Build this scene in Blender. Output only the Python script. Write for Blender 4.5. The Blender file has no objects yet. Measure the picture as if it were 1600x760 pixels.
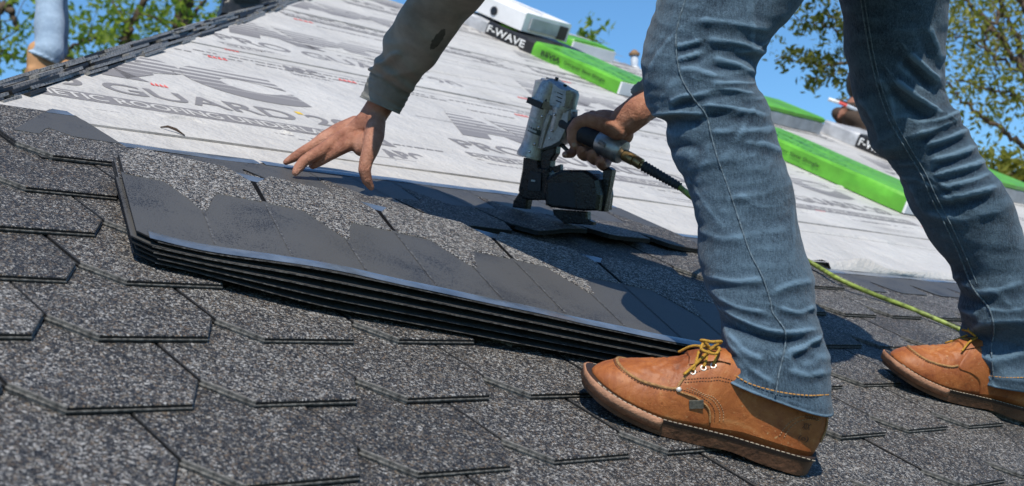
import bpy, bmesh, math, random
import numpy as np
from mathutils import Matrix, Vector, Euler
random.seed(7)
rng = np.random.default_rng(7)
sc = bpy.context.scene
COL = sc.collection
# ------------------------------------------------------------------ frame of the place
S = 0.2                          # one shingle tab is 0.2 m wide; roof coordinates (u along, v up the slope, w out) count tabs
PITCH = math.radians(26.565)
CP, SP = math.cos(PITCH), math.sin(PITCH)
ROOF0 = np.array([0.0, 0.0, 4.2])
M3 = np.array([[1, 0, 0], [0, CP, -SP], [0, SP, CP]])
def P(u, v, w=0.0):
    return ROOF0 + S * (M3 @ np.array([u, v, w], float))
def PW(a):                       # many roof points at once
    return ROOF0 + S * (np.asarray(a, float) @ M3.T)
CR = np.array([0.700291, -0.637296, 0.32163, 0.062626, -0.393969, -0.916988, 0.711105, 0.662301, -0.235982]).reshape(3, 3)
CC = np.array([-2.57565, -4.77854, 2.70419])
FPX = 2021.885
E_ = 0.7374; CH = 0.168; CV = 0.271; T = 0.042; DECK = -0.068
CAMP = P(*CC)
AXR, AXD, AXF = M3 @ CR[0], M3 @ CR[1], M3 @ CR[2]
def at(px, py, d):               # the point seen at (px, py) of the photograph, d tabs deep
    return CAMP + S * d * (AXR * (px - 800) / FPX + AXD * (py - 380) / FPX + AXF)
def proj(W):
    W = np.asarray(W, float) - CAMP
    z = W @ AXF
    return 800 + FPX * (W @ AXR) / z, 380 + FPX * (W @ AXD) / z, z / S
def un(px, py, w=0.0):           # roof point seen there on the sheet w above the shingle tips
    d = CR.T @ np.array([(px - 800) / FPX, (py - 380) / FPX, 1.0])
    return CC + d * (w - CC[2]) / d[2]
# ------------------------------------------------------------------ camera, sky, sun, exposure
cam = bpy.data.cameras.new('camera'); co = bpy.data.objects.new('camera', cam); COL.objects.link(co)
cam.sensor_width = 36; cam.lens = 36 * FPX / 1600; cam.clip_end = 5000; cam.clip_start = 0.02
m = Matrix.Identity(4)
for i in range(3):
    m[i][0] = AXR[i]; m[i][1] = -AXD[i]; m[i][2] = -AXF[i]; m[i][3] = CAMP[i]
co.matrix_world = m; sc.camera = co
cam.dof.use_dof = True; cam.dof.focus_distance = 9.7 * S; cam.dof.aperture_fstop = 9.0
SUNR = np.array([-0.46, -0.04, 1.0]); SUNW = M3 @ SUNR; SUNW /= np.linalg.norm(SUNW)
w = bpy.data.worlds.new('World'); sc.world = w; w.use_nodes = True
nt = w.node_tree
sky = nt.nodes.new('ShaderNodeTexSky'); sky.sky_type = 'NISHITA'; sky.sun_disc = False
sky.sun_elevation = math.asin(SUNW[2]); sky.sun_rotation = math.atan2(SUNW[0], SUNW[1])
sky.air_density = 1.0; sky.dust_density = 0.0; sky.ozone_density = 3.0
bg = nt.nodes['Background']; bg.inputs[1].default_value = 0.12
grade = nt.nodes.new('ShaderNodeMixRGB'); grade.blend_type = 'MULTIPLY'; grade.inputs[0].default_value = 1.0; grade.inputs[2].default_value = (0.66, 1.0, 1.22, 1)
nt.links.new(sky.outputs[0], grade.inputs[1]); nt.links.new(grade.outputs[0], bg.inputs[0])
sl = bpy.data.lights.new('sun', 'SUN'); sl.energy = 5.0; sl.angle = math.radians(0.5); sl.color = (1, 0.93, 0.80)
so = bpy.data.objects.new('sun', sl); COL.objects.link(so); so.location = (0, 0, 30)
so.rotation_euler = Vector(SUNW).to_track_quat('Z', 'Y').to_euler()
sc.view_settings.view_transform = 'Standard'; sc.view_settings.look = 'None'
sc.view_settings.exposure = 0.0; sc.view_settings.gamma = 1.0
sc.cycles.max_bounces = 6; sc.cycles.transparent_max_bounces = 6
try:
    sc.cycles.use_denoising = True
except Exception:
    pass
# ------------------------------------------------------------------ builders
WM = {}
def tag(o, label=None, cat=None, group=None, kind=None):
    if label: o['label'] = label
    if cat: o['category'] = cat
    if group: o['group'] = group
    if kind: o['kind'] = kind
    return o
def empty(name, loc, rot=None, label=None, cat=None, group=None):
    o = bpy.data.objects.new(name, None); COL.objects.link(o)
    mm = Matrix.Translation(Vector(loc))
    if rot is not None: mm = mm @ rot.to_4x4()
    o.matrix_world = mm; WM[o.name] = mm
    o.empty_display_size = 0.1
    return tag(o, label, cat, group)
def link(name, me, mats, parent=None, smooth=False, world=True):
    o = bpy.data.objects.new(name, me); COL.objects.link(o)
    if parent is not None:
        o.parent = parent
        WM[o.name] = WM[parent.name].copy()
        if world:
            me.transform(WM[parent.name].inverted())
    else:
        WM[o.name] = Matrix.Identity(4)
    for mt in (mats if isinstance(mats, (list, tuple)) else [mats]):
        me.materials.append(mt)
    if smooth:
        me.polygons.foreach_set('use_smooth', [True] * len(me.polygons))
    return o
def perp(d):
    d = d / (np.linalg.norm(d) + 1e-12)
    a = np.array([0, 0, 1.0]) if abs(d[2]) < 0.9 else np.array([1.0, 0, 0])
    x = np.cross(a, d); x /= np.linalg.norm(x)
    return x, np.cross(d, x)
class MB:
    def __init__(s): s.v = []; s.f = []; s.m = []; s.n = 0
    def add(s, v, f, mi=0):
        v = np.asarray(v, float).reshape(-1, 3)
        s.v.append(v)
        for q in f: s.f.append([i + s.n for i in q]); s.m.append(mi)
        s.n += len(v); return s
    def box(s, c, h, R=None, mi=0, taper=1.0):
        q = np.array([[x, y, z] for z in (-1, 1) for y in (-1, 1) for x in (-1, 1)], float) * np.array(h)
        q[4:, :2] *= taper
        if R is not None: q = q @ np.asarray(R).T
        return s.add(q + np.array(c), [(0, 2, 3, 1), (4, 5, 7, 6), (0, 1, 5, 4), (2, 6, 7, 3), (0, 4, 6, 2), (1, 3, 7, 5)], mi)
    def tube(s, pts, rad, n=8, mi=0, caps=True, flat=None):
        pts = np.asarray(pts, float); k = len(pts)
        rad = np.broadcast_to(np.asarray(rad, float), (k,))
        tg = np.gradient(pts, axis=0) if k > 1 else None
        x, y = perp(tg[0]); vs = []
        for i in range(k):
            d = tg[i] / (np.linalg.norm(tg[i]) + 1e-12)
            x = x - d * (x @ d); x /= np.linalg.norm(x); y = np.cross(d, x)
            a = np.arange(n) * 2 * math.pi / n
            vs.append(pts[i] + rad[i] * (np.cos(a)[:, None] * x + np.sin(a)[:, None] * y))
        f = [(i * n + j, i * n + (j + 1) % n, (i + 1) * n + (j + 1) % n, (i + 1) * n + j) for i in range(k - 1) for j in range(n)]
        if caps: f += [tuple(range(n))[::-1], tuple((k - 1) * n + j for j in range(n))]
        return s.add(np.concatenate(vs), f, mi)
    def rings(s, R, mi=0, caps=(True, True), closed=True):      # R: (k, n, 3)
        R = np.asarray(R, float); k, n = R.shape[:2]
        nn = n if closed else n - 1
        f = [(i * n + j, i * n + (j + 1) % n, (i + 1) * n + (j + 1) % n, (i + 1) * n + j) for i in range(k - 1) for j in range(nn)]
        if caps[0]: f.append(tuple(range(n))[::-1])
        if caps[1]: f.append(tuple((k - 1) * n + j for j in range(n)))
        return s.add(R.reshape(-1, 3), f, mi)
    def prism(s, poly, z0, z1, F=None, mi=0, mside=None, mbot=None, bevel=0.0, r=None):
        poly = np.asarray(poly, float); n = len(poly)
        c = poly.mean(0)
        def ring(z, ins=0.0):
            q = poly + (c - poly) / (np.linalg.norm(c - poly, axis=1)[:, None] + 1e-9) * ins
            return np.column_stack([q, np.full(n, z)])
        rs = [ring(z0)]
        if bevel: rs += [ring(z1 - bevel), ring(z1, bevel * 1.2)]
        else: rs += [ring(z1)]
        v = np.concatenate(rs)
        if F is not None: v = F(v)
        k = len(rs); ms = mi if mside is None else mside
        base = s.n; s.add(v, [], 0)
        for i in range(k - 1):
            for j in range(n):
                s.f.append([base + i * n + j, base + i * n + (j + 1) % n, base + (i + 1) * n + (j + 1) % n, base + (i + 1) * n + j]); s.m.append(ms)
        s.f.append([base + (k - 1) * n + j for j in range(n)]); s.m.append(mi)
        s.f.append([base + j for j in range(n)][::-1]); s.m.append(ms if mbot is None else mbot)
        return s
    def ball(s, c, r, R=None, n=10, mi=0):
        r = np.broadcast_to(np.asarray(r, float), (3,)); rs = []
        for i in range(1, n):
            a = math.pi * i / n; t = np.arange(2 * n) * math.pi / n
            rs.append(np.column_stack([np.sin(a) * np.cos(t), np.sin(a) * np.sin(t), np.full(2 * n, math.cos(a))]))
        q = np.concatenate([[[0, 0, 1]]] + rs + [[[0, 0, -1]]]) * r
        if R is not None: q = q @ np.asarray(R).T
        f = []; k = 2 * n
        for j in range(k): f.append((0, 1 + j, 1 + (j + 1) % k))
        for i in range(n - 2):
            for j in range(k):
                a = 1 + i * k; f.append((a + j, a + k + j, a + k + (j + 1) % k, a + (j + 1) % k))
        b = 1 + (n - 2) * k
        for j in range(k): f.append((b + j, b + k, b + (j + 1) % k))
        return s.add(q + np.array(c), f, mi)
    def chain(s, pts, rad, n=12, mi=0):     # capsule chain, for later blending
        for a, b, ra, rb in zip(pts[:-1], pts[1:], rad[:-1], rad[1:]):
            a = np.asarray(a, float); b = np.asarray(b, float); d = b - a; L = np.linalg.norm(d)
            if L < 1e-6: continue
            d /= L; x, y = perp(d); rs = []
            for t in (-85, -60, -30, 0): rs.append((a + d * ra * math.sin(math.radians(t)), ra * math.cos(math.radians(t))))
            for t in (0, 30, 60, 85): rs.append((b + d * rb * math.sin(math.radians(t)), rb * math.cos(math.radians(t))))
            an = np.arange(n) * 2 * math.pi / n
            R = [c + r * (np.cos(an)[:, None] * x + np.sin(an)[:, None] * y) for c, r in rs]
            s.rings(R, mi)
        return s
    def mesh(s, name='m'):
        me = bpy.data.meshes.new(name)
        V = np.concatenate(s.v) if s.v else np.zeros((0, 3))
        me.from_pydata(V.tolist(), [], s.f)
        me.polygons.foreach_set('material_index', s.m)
        me.update(); return me
    def build(s, name, mats, parent=None, smooth=False, world=True, fix=True):
        me = s.mesh(name)
        if fix:
            b = bmesh.new(); b.from_mesh(me); bmesh.ops.recalc_face_normals(b, faces=b.faces); b.to_mesh(me); b.free()
        return link(name, me, mats, parent, smooth, world)
def autosmooth(o, ang=35):
    me = o.data
    me.polygons.foreach_set('use_smooth', [True] * len(me.polygons))
    b = bmesh.new(); b.from_mesh(me)
    for e in b.edges:
        if len(e.link_faces) == 2 and e.calc_face_angle(0) > math.radians(ang): e.smooth = False
    b.to_mesh(me); b.free(); return o
def catmull(pts, n):
    p = np.asarray(pts, float); k = len(p)
    q = np.vstack([2 * p[0] - p[1], p, 2 * p[-1] - p[-2]])
    t = np.linspace(0, k - 1 - 1e-9, n); i = t.astype(int); f = (t - i)[:, None]
    a, b, c, d = q[i], q[i + 1], q[i + 2], q[i + 3]
    return 0.5 * ((2 * b) + (c - a) * f + (2 * a - 5 * b + 4 * c - d) * f ** 2 + (3 * b - a - 3 * c + d) * f ** 3)
def blend(b, name, mat, parent, vox=.006, it=4):
    raw = b.mesh('raw'); tmp = bpy.data.objects.new('tmp', raw); COL.objects.link(tmp)
    r_ = tmp.modifiers.new('r', 'REMESH'); r_.mode = 'VOXEL'; r_.voxel_size = vox
    s_ = tmp.modifiers.new('s', 'SMOOTH'); s_.factor = .5; s_.iterations = it
    dg = bpy.context.evaluated_depsgraph_get(); dg.update()
    me = bpy.data.meshes.new_from_object(tmp.evaluated_get(dg)); bpy.data.objects.remove(tmp)
    return link(name, me, mat, parent, smooth=True)
ROTR = Matrix([[float(x) for x in r] for r in M3])      # roof frame to world
# ------------------------------------------------------------------ materials
def newmat(name):
    mt = bpy.data.materials.new(name); mt.use_nodes = True
    n = mt.node_tree.nodes; b = n['Principled BSDF']
    return mt, n, mt.node_tree.links, b
def N(n, ty, **kw):
    o = n.new(ty)
    for k, v in kw.items():
        if k in o.inputs: o.inputs[k].default_value = v
        else: setattr(o, k, v)
    return o
def ramp(n, stops, interp='LINEAR'):
    r = n.new('ShaderNodeValToRGB'); r.color_ramp.interpolation = interp
    el = r.color_ramp.elements
    while len(el) < len(stops): el.new(0.5)
    for e, (p, c) in zip(el, stops): e.position = p; e.color = (*c, 1) if len(c) == 3 else c
    return r
def basic(name, col, rough=0.6, metal=0.0, var=0.25, scale=40, bump=0.15, bscale=None, spec=0.5, detail=4):
    mt, n, l, b = newmat(name)
    tc = N(n, 'ShaderNodeTexCoord')
    no = N(n, 'ShaderNodeTexNoise', Scale=scale, Detail=detail, Roughness=0.6)
    l.new(tc.outputs['Object'], no.inputs['Vector'])
    lo = [c * (1 - var) for c in col]; hi = [min(1, c * (1 + var)) for c in col]
    r = ramp(n, [(0.3, lo), (0.7, hi)]); l.new(no.outputs['Fac'], r.inputs[0]); l.new(r.outputs[0], b.inputs['Base Color'])
    b.inputs['Roughness'].default_value = rough; b.inputs['Metallic'].default_value = metal
    b.inputs['Specular IOR Level'].default_value = spec
    rr = N(n, 'ShaderNodeMapRange'); rr.inputs[3].default_value = max(0.02, rough - 0.12); rr.inputs[4].default_value = min(1, rough + 0.12)
    l.new(no.outputs['Fac'], rr.inputs[0]); l.new(rr.outputs[0], b.inputs['Roughness'])
    if bump:
        n2 = N(n, 'ShaderNodeTexNoise', Scale=bscale or scale * 4, Detail=3)
        l.new(tc.outputs['Object'], n2.inputs['Vector'])
        bp = N(n, 'ShaderNodeBump', Strength=bump, Distance=0.004); l.new(n2.outputs['Fac'], bp.inputs['Height']); l.new(bp.outputs[0], b.inputs['Normal'])
    return mt
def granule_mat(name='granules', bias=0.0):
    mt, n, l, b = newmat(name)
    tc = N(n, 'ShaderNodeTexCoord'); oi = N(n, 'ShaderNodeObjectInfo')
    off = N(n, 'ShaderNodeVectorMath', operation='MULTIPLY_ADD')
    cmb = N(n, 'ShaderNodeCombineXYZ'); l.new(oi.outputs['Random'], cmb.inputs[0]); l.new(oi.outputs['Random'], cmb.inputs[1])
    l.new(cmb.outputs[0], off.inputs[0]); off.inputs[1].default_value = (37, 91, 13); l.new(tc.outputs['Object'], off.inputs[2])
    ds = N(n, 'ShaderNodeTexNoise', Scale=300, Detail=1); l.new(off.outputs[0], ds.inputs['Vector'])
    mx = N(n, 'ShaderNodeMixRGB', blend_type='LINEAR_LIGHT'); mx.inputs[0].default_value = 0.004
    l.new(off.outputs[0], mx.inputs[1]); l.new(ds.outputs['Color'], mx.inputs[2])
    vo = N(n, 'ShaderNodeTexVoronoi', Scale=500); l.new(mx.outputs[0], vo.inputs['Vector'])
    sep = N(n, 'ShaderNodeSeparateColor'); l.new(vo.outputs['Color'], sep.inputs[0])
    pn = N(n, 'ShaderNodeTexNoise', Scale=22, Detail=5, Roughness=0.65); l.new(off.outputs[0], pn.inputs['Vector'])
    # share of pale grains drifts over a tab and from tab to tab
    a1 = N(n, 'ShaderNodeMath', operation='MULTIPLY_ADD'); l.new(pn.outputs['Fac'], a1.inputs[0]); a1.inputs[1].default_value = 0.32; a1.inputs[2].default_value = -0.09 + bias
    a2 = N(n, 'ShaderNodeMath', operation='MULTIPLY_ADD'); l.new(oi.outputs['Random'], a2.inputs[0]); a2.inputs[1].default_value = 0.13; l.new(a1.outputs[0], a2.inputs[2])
    a3 = N(n, 'ShaderNodeMath', operation='ADD'); l.new(sep.outputs[0], a3.inputs[0]); l.new(a2.outputs[0], a3.inputs[1])
    r = ramp(n, [(0.0, (0.004, 0.005, 0.008)), (0.40, (0.012, 0.014, 0.020)), (0.60, (0.034, 0.037, 0.045)), (0.74, (0.085, 0.084, 0.086)),
                 (0.84, (0.155, 0.130, 0.102)), (0.92, (0.26, 0.252, 0.24)), (1.0, (0.40, 0.392, 0.385))], 'CONSTANT')
    l.new(a3.outputs[0], r.inputs[0]); 
    # a few rusty grains
    th = N(n, 'ShaderNodeMath', operation='GREATER_THAN'); l.new(sep.outputs[1], th.inputs[0]); th.inputs[1].default_value = 0.93
    m2 = N(n, 'ShaderNodeMixRGB'); l.new(th.outputs[0], m2.inputs[0]); l.new(r.outputs[0], m2.inputs[1]); m2.inputs[2].default_value = (0.15, 0.105, 0.07, 1)
    l.new(m2.outputs[0], b.inputs['Base Color'])
    b.inputs['Roughness'].default_value = 0.62; b.inputs['Specular IOR Level'].default_value = 0.5
    bp = N(n, 'ShaderNodeBump', Strength=0.8, Distance=0.0018); l.new(vo.outputs['Distance'], bp.inputs['Height']); bp.invert = True
    n3 = N(n, 'ShaderNodeBump', Strength=0.3, Distance=0.003); l.new(pn.outputs['Fac'], n3.inputs['Height']); l.new(n3.outputs[0], bp.inputs['Normal'])
    l.new(bp.outputs[0], b.inputs['Normal'])
    return mt
def edge_mat(name, lo, hi, p0=0.5, p1=0.72):
    mt, n, l, b = newmat(name)
    tc = N(n, 'ShaderNodeTexCoord'); no = N(n, 'ShaderNodeTexNoise', Scale=160, Detail=5, Roughness=0.7)
    l.new(tc.outputs['Object'], no.inputs['Vector'])
    r = ramp(n, [(p0, lo), (p1, hi)]); l.new(no.outputs['Fac'], r.inputs[0]); l.new(r.outputs[0], b.inputs['Base Color'])
    b.inputs['Roughness'].default_value = 0.55
    bp = N(n, 'ShaderNodeBump', Strength=0.5, Distance=0.002); l.new(no.outputs['Fac'], bp.inputs['Height']); l.new(bp.outputs[0], b.inputs['Normal'])
    return mt
def headlap_mat():
    mt, n, l, b = newmat('headlap')
    tc = N(n, 'ShaderNodeTexCoord')
    a = N(n, 'ShaderNodeTexNoise', Scale=9, Detail=4, Roughness=0.6); l.new(tc.outputs['Object'], a.inputs['Vector'])
    f = N(n, 'ShaderNodeTexNoise', Scale=520, Detail=2); l.new(tc.outputs['Object'], f.inputs['Vector'])
    mx = N(n, 'ShaderNodeMath', operation='MULTIPLY_ADD'); l.new(f.outputs['Fac'], mx.inputs[0]); mx.inputs[1].default_value = 1.3; l.new(a.outputs['Fac'], mx.inputs[2])
    r = ramp(n, [(0.85, (0.012, 0.012, 0.013)), (1.02, (0.026, 0.026, 0.028)), (1.45, (0.068, 0.067, 0.066))]); l.new(mx.outputs[0], r.inputs[0]); l.new(r.outputs[0], b.inputs['Base Color'])
    rr = N(n, 'ShaderNodeMapRange'); rr.inputs[3].default_value = 0.42; rr.inputs[4].default_value = 0.62; l.new(a.outputs['Fac'], rr.inputs[0]); l.new(rr.outputs[0], b.inputs['Roughness'])
    b.inputs['Specular IOR Level'].default_value = 0.65
    bp = N(n, 'ShaderNodeBump', Strength=0.28, Distance=0.0015); l.new(f.outputs['Fac'], bp.inputs['Height'])
    b2 = N(n, 'ShaderNodeBump', Strength=0.15, Distance=0.006); l.new(a.outputs['Fac'], b2.inputs['Height']); l.new(bp.outputs[0], b2.inputs['Normal']); l.new(b2.outputs[0], b.inputs['Normal'])
    return mt
def under_mat():
    mt, n, l, b = newmat('underlayment')
    tc = N(n, 'ShaderNodeTexCoord')
    a = N(n, 'ShaderNodeTexNoise', Scale=3.2, Detail=6, Roughness=0.65); mp = N(n, 'ShaderNodeMapping'); mp.inputs['Scale'].default_value = (1.0, 1.35, 1)
    l.new(tc.outputs['Object'], mp.inputs['Vector']); l.new(mp.outputs[0], a.inputs['Vector'])
    d = N(n, 'ShaderNodeTexNoise', Scale=60, Detail=5, Roughness=0.75); l.new(tc.outputs['Object'], d.inputs['Vector'])
    r = ramp(n, [(0.35, (0.45, 0.435, 0.42)), (0.65, (0.535, 0.52, 0.505))]); l.new(a.outputs['Fac'], r.inputs[0])
    dm = ramp(n, [(0.62, (1, 1, 1)), (0.8, (0.72, 0.69, 0.66))]); l.new(d.outputs['Fac'], dm.inputs[0])
    mx = N(n, 'ShaderNodeMixRGB', blend_type='MULTIPLY'); mx.inputs[0].default_value = 1; l.new(r.outputs[0], mx.inputs[1]); l.new(dm.outputs[0], mx.inputs[2])
    l.new(mx.outputs[0], b.inputs['Base Color']); b.inputs['Roughness'].default_value = 0.55
    bp = N(n, 'ShaderNodeBump', Strength=0.75, Distance=0.06); l.new(a.outputs['Fac'], bp.inputs['Height'])
    b2 = N(n, 'ShaderNodeBump', Strength=0.15, Distance=0.002); l.new(d.outputs['Fac'], b2.inputs['Height']); l.new(bp.outputs[0], b2.inputs['Normal']); l.new(b2.outputs[0], b.inputs['Normal'])
    return mt
def stripe_print_mat():
    mt, n, l, b = newmat('striped_ink')
    tc = N(n, 'ShaderNodeTexCoord'); sp = N(n, 'ShaderNodeSeparateXYZ'); l.new(tc.outputs['Object'], sp.inputs[0])
    a = N(n, 'ShaderNodeMath', operation='MULTIPLY'); l.new(sp.outputs[1], a.inputs[0]); a.inputs[1].default_value = 1 / (0.155 * S)
    fr = N(n, 'ShaderNodeMath', operation='FRACT'); l.new(a.outputs[0], fr.inputs[0])
    hh = N(n, 'ShaderNodeMath', operation='MULTIPLY_ADD'); l.new(sp.outputs[1], hh.inputs[0]); hh.inputs[1].default_value = 0.60 / S; hh.inputs[2].default_value = -0.12
    g = N(n, 'ShaderNodeMath', operation='LESS_THAN'); l.new(fr.outputs[0], g.inputs[0]); l.new(hh.outputs[0], g.inputs[1])
    mx = N(n, 'ShaderNodeMixRGB'); l.new(g.outputs[0], mx.inputs[0]); mx.inputs[1].default_value = (0.205, 0.195, 0.20, 1); mx.inputs[2].default_value = (0.49, 0.477, 0.463, 1)
    l.new(mx.outputs[0], b.inputs['Base Color']); b.inputs['Roughness'].default_value = 0.6
    return mt
def denim_mat(name, dark, light):
    mt, n, l, b = newmat(name)
    tc = N(n, 'ShaderNodeTexCoord')
    a = N(n, 'ShaderNodeTexNoise', Scale=7, Detail=6, Roughness=0.7); l.new(tc.outputs['Object'], a.inputs['Vector'])
    f = N(n, 'ShaderNodeTexNoise', Scale=620, Detail=3, Roughness=0.8); l.new(tc.outputs['Object'], f.inputs['Vector'])
    mp = N(n, 'ShaderNodeMapping'); mp.inputs['Scale'].default_value = (1, 1, 0.22); l.new(tc.outputs['Object'], mp.inputs['Vector'])
    g = N(n, 'ShaderNodeTexNoise', Scale=380, Detail=3, Roughness=0.8); l.new(mp.outputs[0], g.inputs['Vector'])
    s1 = N(n, 'ShaderNodeMath', operation='MULTIPLY_ADD'); l.new(f.outputs['Fac'], s1.inputs[0]); s1.inputs[1].default_value = 0.55; l.new(a.outputs['Fac'], s1.inputs[2])
    s2 = N(n, 'ShaderNodeMath', operation='MULTIPLY_ADD'); l.new(g.outputs['Fac'], s2.inputs[0]); s2.inputs[1].default_value = 0.6; l.new(s1.outputs[0], s2.inputs[2])
    r = ramp(n, [(0.82, dark), (1.28, light)]); 
    mr = N(n, 'ShaderNodeMapRange'); mr.inputs[1].default_value = 0.72; mr.inputs[2].default_value = 1.42; l.new(s2.outputs[0], mr.inputs[0]); 
    r = ramp(n, [(0.12, dark), (0.88, light)]); l.new(mr.outputs[0], r.inputs[0])
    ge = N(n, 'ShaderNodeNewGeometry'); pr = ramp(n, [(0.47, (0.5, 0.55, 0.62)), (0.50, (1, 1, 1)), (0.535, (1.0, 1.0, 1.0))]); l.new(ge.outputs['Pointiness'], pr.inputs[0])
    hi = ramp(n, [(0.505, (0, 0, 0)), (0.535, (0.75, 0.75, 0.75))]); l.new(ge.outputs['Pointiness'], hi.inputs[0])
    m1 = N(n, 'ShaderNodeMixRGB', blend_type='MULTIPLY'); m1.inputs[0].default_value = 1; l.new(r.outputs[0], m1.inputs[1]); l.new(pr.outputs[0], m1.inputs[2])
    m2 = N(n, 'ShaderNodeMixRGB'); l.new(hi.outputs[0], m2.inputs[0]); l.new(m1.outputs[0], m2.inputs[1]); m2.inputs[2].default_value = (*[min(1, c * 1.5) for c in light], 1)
    l.new(m2.outputs[0], b.inputs['Base Color']); b.inputs['Roughness'].default_value = 0.88; b.inputs['Specular IOR Level'].default_value = 0.25
    b.inputs['Sheen Weight'].default_value = 0.12
    w_ = N(n, 'ShaderNodeTexNoise', Scale=75, Detail=6, Roughness=0.68); l.new(tc.outputs['Object'], w_.inputs['Vector'])
    bp = N(n, 'ShaderNodeBump', Strength=0.9, Distance=0.0013); l.new(s2.outputs[0], bp.inputs['Height'])
    b2 = N(n, 'ShaderNodeBump', Strength=0.6, Distance=0.006); l.new(w_.outputs['Fac'], b2.inputs['Height']); l.new(bp.outputs[0], b2.inputs['Normal']); l.new(b2.outputs[0], b.inputs['Normal'])
    return mt
def leather_mat(name='tan_leather'):
    mt, n, l, b = newmat(name)
    tc = N(n, 'ShaderNodeTexCoord')
    a = N(n, 'ShaderNodeTexNoise', Scale=12, Detail=8, Roughness=0.75, Distortion=0.8); l.new(tc.outputs['Object'], a.inputs['Vector'])
    r = ramp(n, [(0.28, (0.09, 0.024, 0.009)), (0.42, (0.24, 0.066, 0.018)), (0.58, (0.36, 0.118, 0.032)), (0.74, (0.47, 0.24, 0.095))])
    l.new(a.outputs['Fac'], r.inputs[0])
    f = N(n, 'ShaderNodeTexNoise', Scale=190, Detail=5, Roughness=0.75); l.new(tc.outputs['Object'], f.inputs['Vector'])
    sc_ = ramp(n, [(0.60, (0, 0, 0)), (0.72, (1, 1, 1))]); l.new(f.outputs['Fac'], sc_.inputs[0])
    p2 = N(n, 'ShaderNodeTexNoise', Scale=24, Detail=3); l.new(tc.outputs['Object'], p2.inputs['Vector'])
    pm = ramp(n, [(0.40, (0, 0, 0)), (0.58, (0.95, 0.95, 0.95))]); l.new(p2.outputs['Fac'], pm.inputs[0])
    mm = N(n, 'ShaderNodeMath', operation='MULTIPLY'); l.new(sc_.outputs[0], mm.inputs[0]); l.new(pm.outputs[0], mm.inputs[1])
    mx = N(n, 'ShaderNodeMixRGB'); l.new(mm.outputs[0], mx.inputs[0]); l.new(r.outputs[0], mx.inputs[1]); mx.inputs[2].default_value = (0.52, 0.36, 0.17, 1)
    dk = ramp(n, [(0.30, (0.25, 0.2, 0.18)), (0.42, (1, 1, 1))]); l.new(f.outputs['Fac'], dk.inputs[0])
    m3 = N(n, 'ShaderNodeMixRGB', blend_type='MULTIPLY'); m3.inputs[0].default_value = 0.55; l.new(mx.outputs[0], m3.inputs[1]); l.new(dk.outputs[0], m3.inputs[2])
    l.new(m3.outputs[0], b.inputs['Base Color']); b.inputs['Roughness'].default_value = 0.5; b.inputs['Specular IOR Level'].default_value = 0.4
    w_ = N(n, 'ShaderNodeTexNoise', Scale=60, Detail=6, Roughness=0.7, Distortion=1.2); l.new(tc.outputs['Object'], w_.inputs['Vector'])
    bp = N(n, 'ShaderNodeBump', Strength=0.35, Distance=0.004); l.new(w_.outputs['Fac'], bp.inputs['Height'])
    b2 = N(n, 'ShaderNodeBump', Strength=0.25, Distance=0.0012); l.new(f.outputs['Fac'], b2.inputs['Height']); l.new(bp.outputs[0], b2.inputs['Normal']); l.new(b2.outputs[0], b.inputs['Normal'])
    return mt
def skin_mat():
    mt, n, l, b = newmat('skin')
    tc = N(n, 'ShaderNodeTexCoord')
    a = N(n, 'ShaderNodeTexNoise', Scale=26, Detail=6, Roughness=0.65); l.new(tc.outputs['Object'], a.inputs['Vector'])
    r = ramp(n, [(0.3, (0.22, 0.085, 0.055)), (0.52, (0.38, 0.175, 0.115)), (0.75, (0.51, 0.27, 0.195))]); l.new(a.outputs['Fac'], r.inputs[0])
    l.new(r.outputs[0], b.inputs['Base Color']); b.inputs['Roughness'].default_value = 0.58; b.inputs['Specular IOR Level'].default_value = 0.3
    b.inputs['Subsurface Weight'].default_value = 0.08; b.inputs['Subsurface Radius'].default_value = (0.008, 0.003, 0.0015)
    v = N(n, 'ShaderNodeTexVoronoi', Scale=420); v.feature = 'DISTANCE_TO_EDGE'; l.new(tc.outputs['Object'], v.inputs['Vector'])
    w_ = N(n, 'ShaderNodeTexNoise', Scale=85, Detail=6, Roughness=0.7, Distortion=1.2); l.new(tc.outputs['Object'], w_.inputs['Vector'])
    bp = N(n, 'ShaderNodeBump', Strength=0.2, Distance=0.0007); l.new(v.outputs['Distance'], bp.inputs['Height'])
    b2 = N(n, 'ShaderNodeBump', Strength=1.0, Distance=0.004); l.new(w_.outputs['Fac'], b2.inputs['Height']); l.new(bp.outputs[0], b2.inputs['Normal']); l.new(b2.outputs[0], b.inputs['Normal'])
    return mt
def metal_grunge():
    mt, n, l, b = newmat('worn_alloy')
    tc = N(n, 'ShaderNodeTexCoord')
    a = N(n, 'ShaderNodeTexNoise', Scale=95, Detail=8, Roughness=0.8); l.new(tc.outputs['Object'], a.inputs['Vector'])
    r = ramp(n, [(0.30, (0.08, 0.08, 0.082)), (0.42, (0.30, 0.30, 0.305)), (0.60, (0.42, 0.425, 0.43)), (0.75, (0.52, 0.52, 0.52))]); l.new(a.outputs['Fac'], r.inputs[0])
    l.new(r.outputs[0], b.inputs['Base Color']); b.inputs['Metallic'].default_value = 0.75; b.inputs['Roughness'].default_value = 0.40
    bp = N(n, 'ShaderNodeBump', Strength=0.25, Distance=0.002); l.new(a.outputs['Fac'], bp.inputs['Height']); l.new(bp.outputs[0], b.inputs['Normal'])
    return mt
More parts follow.
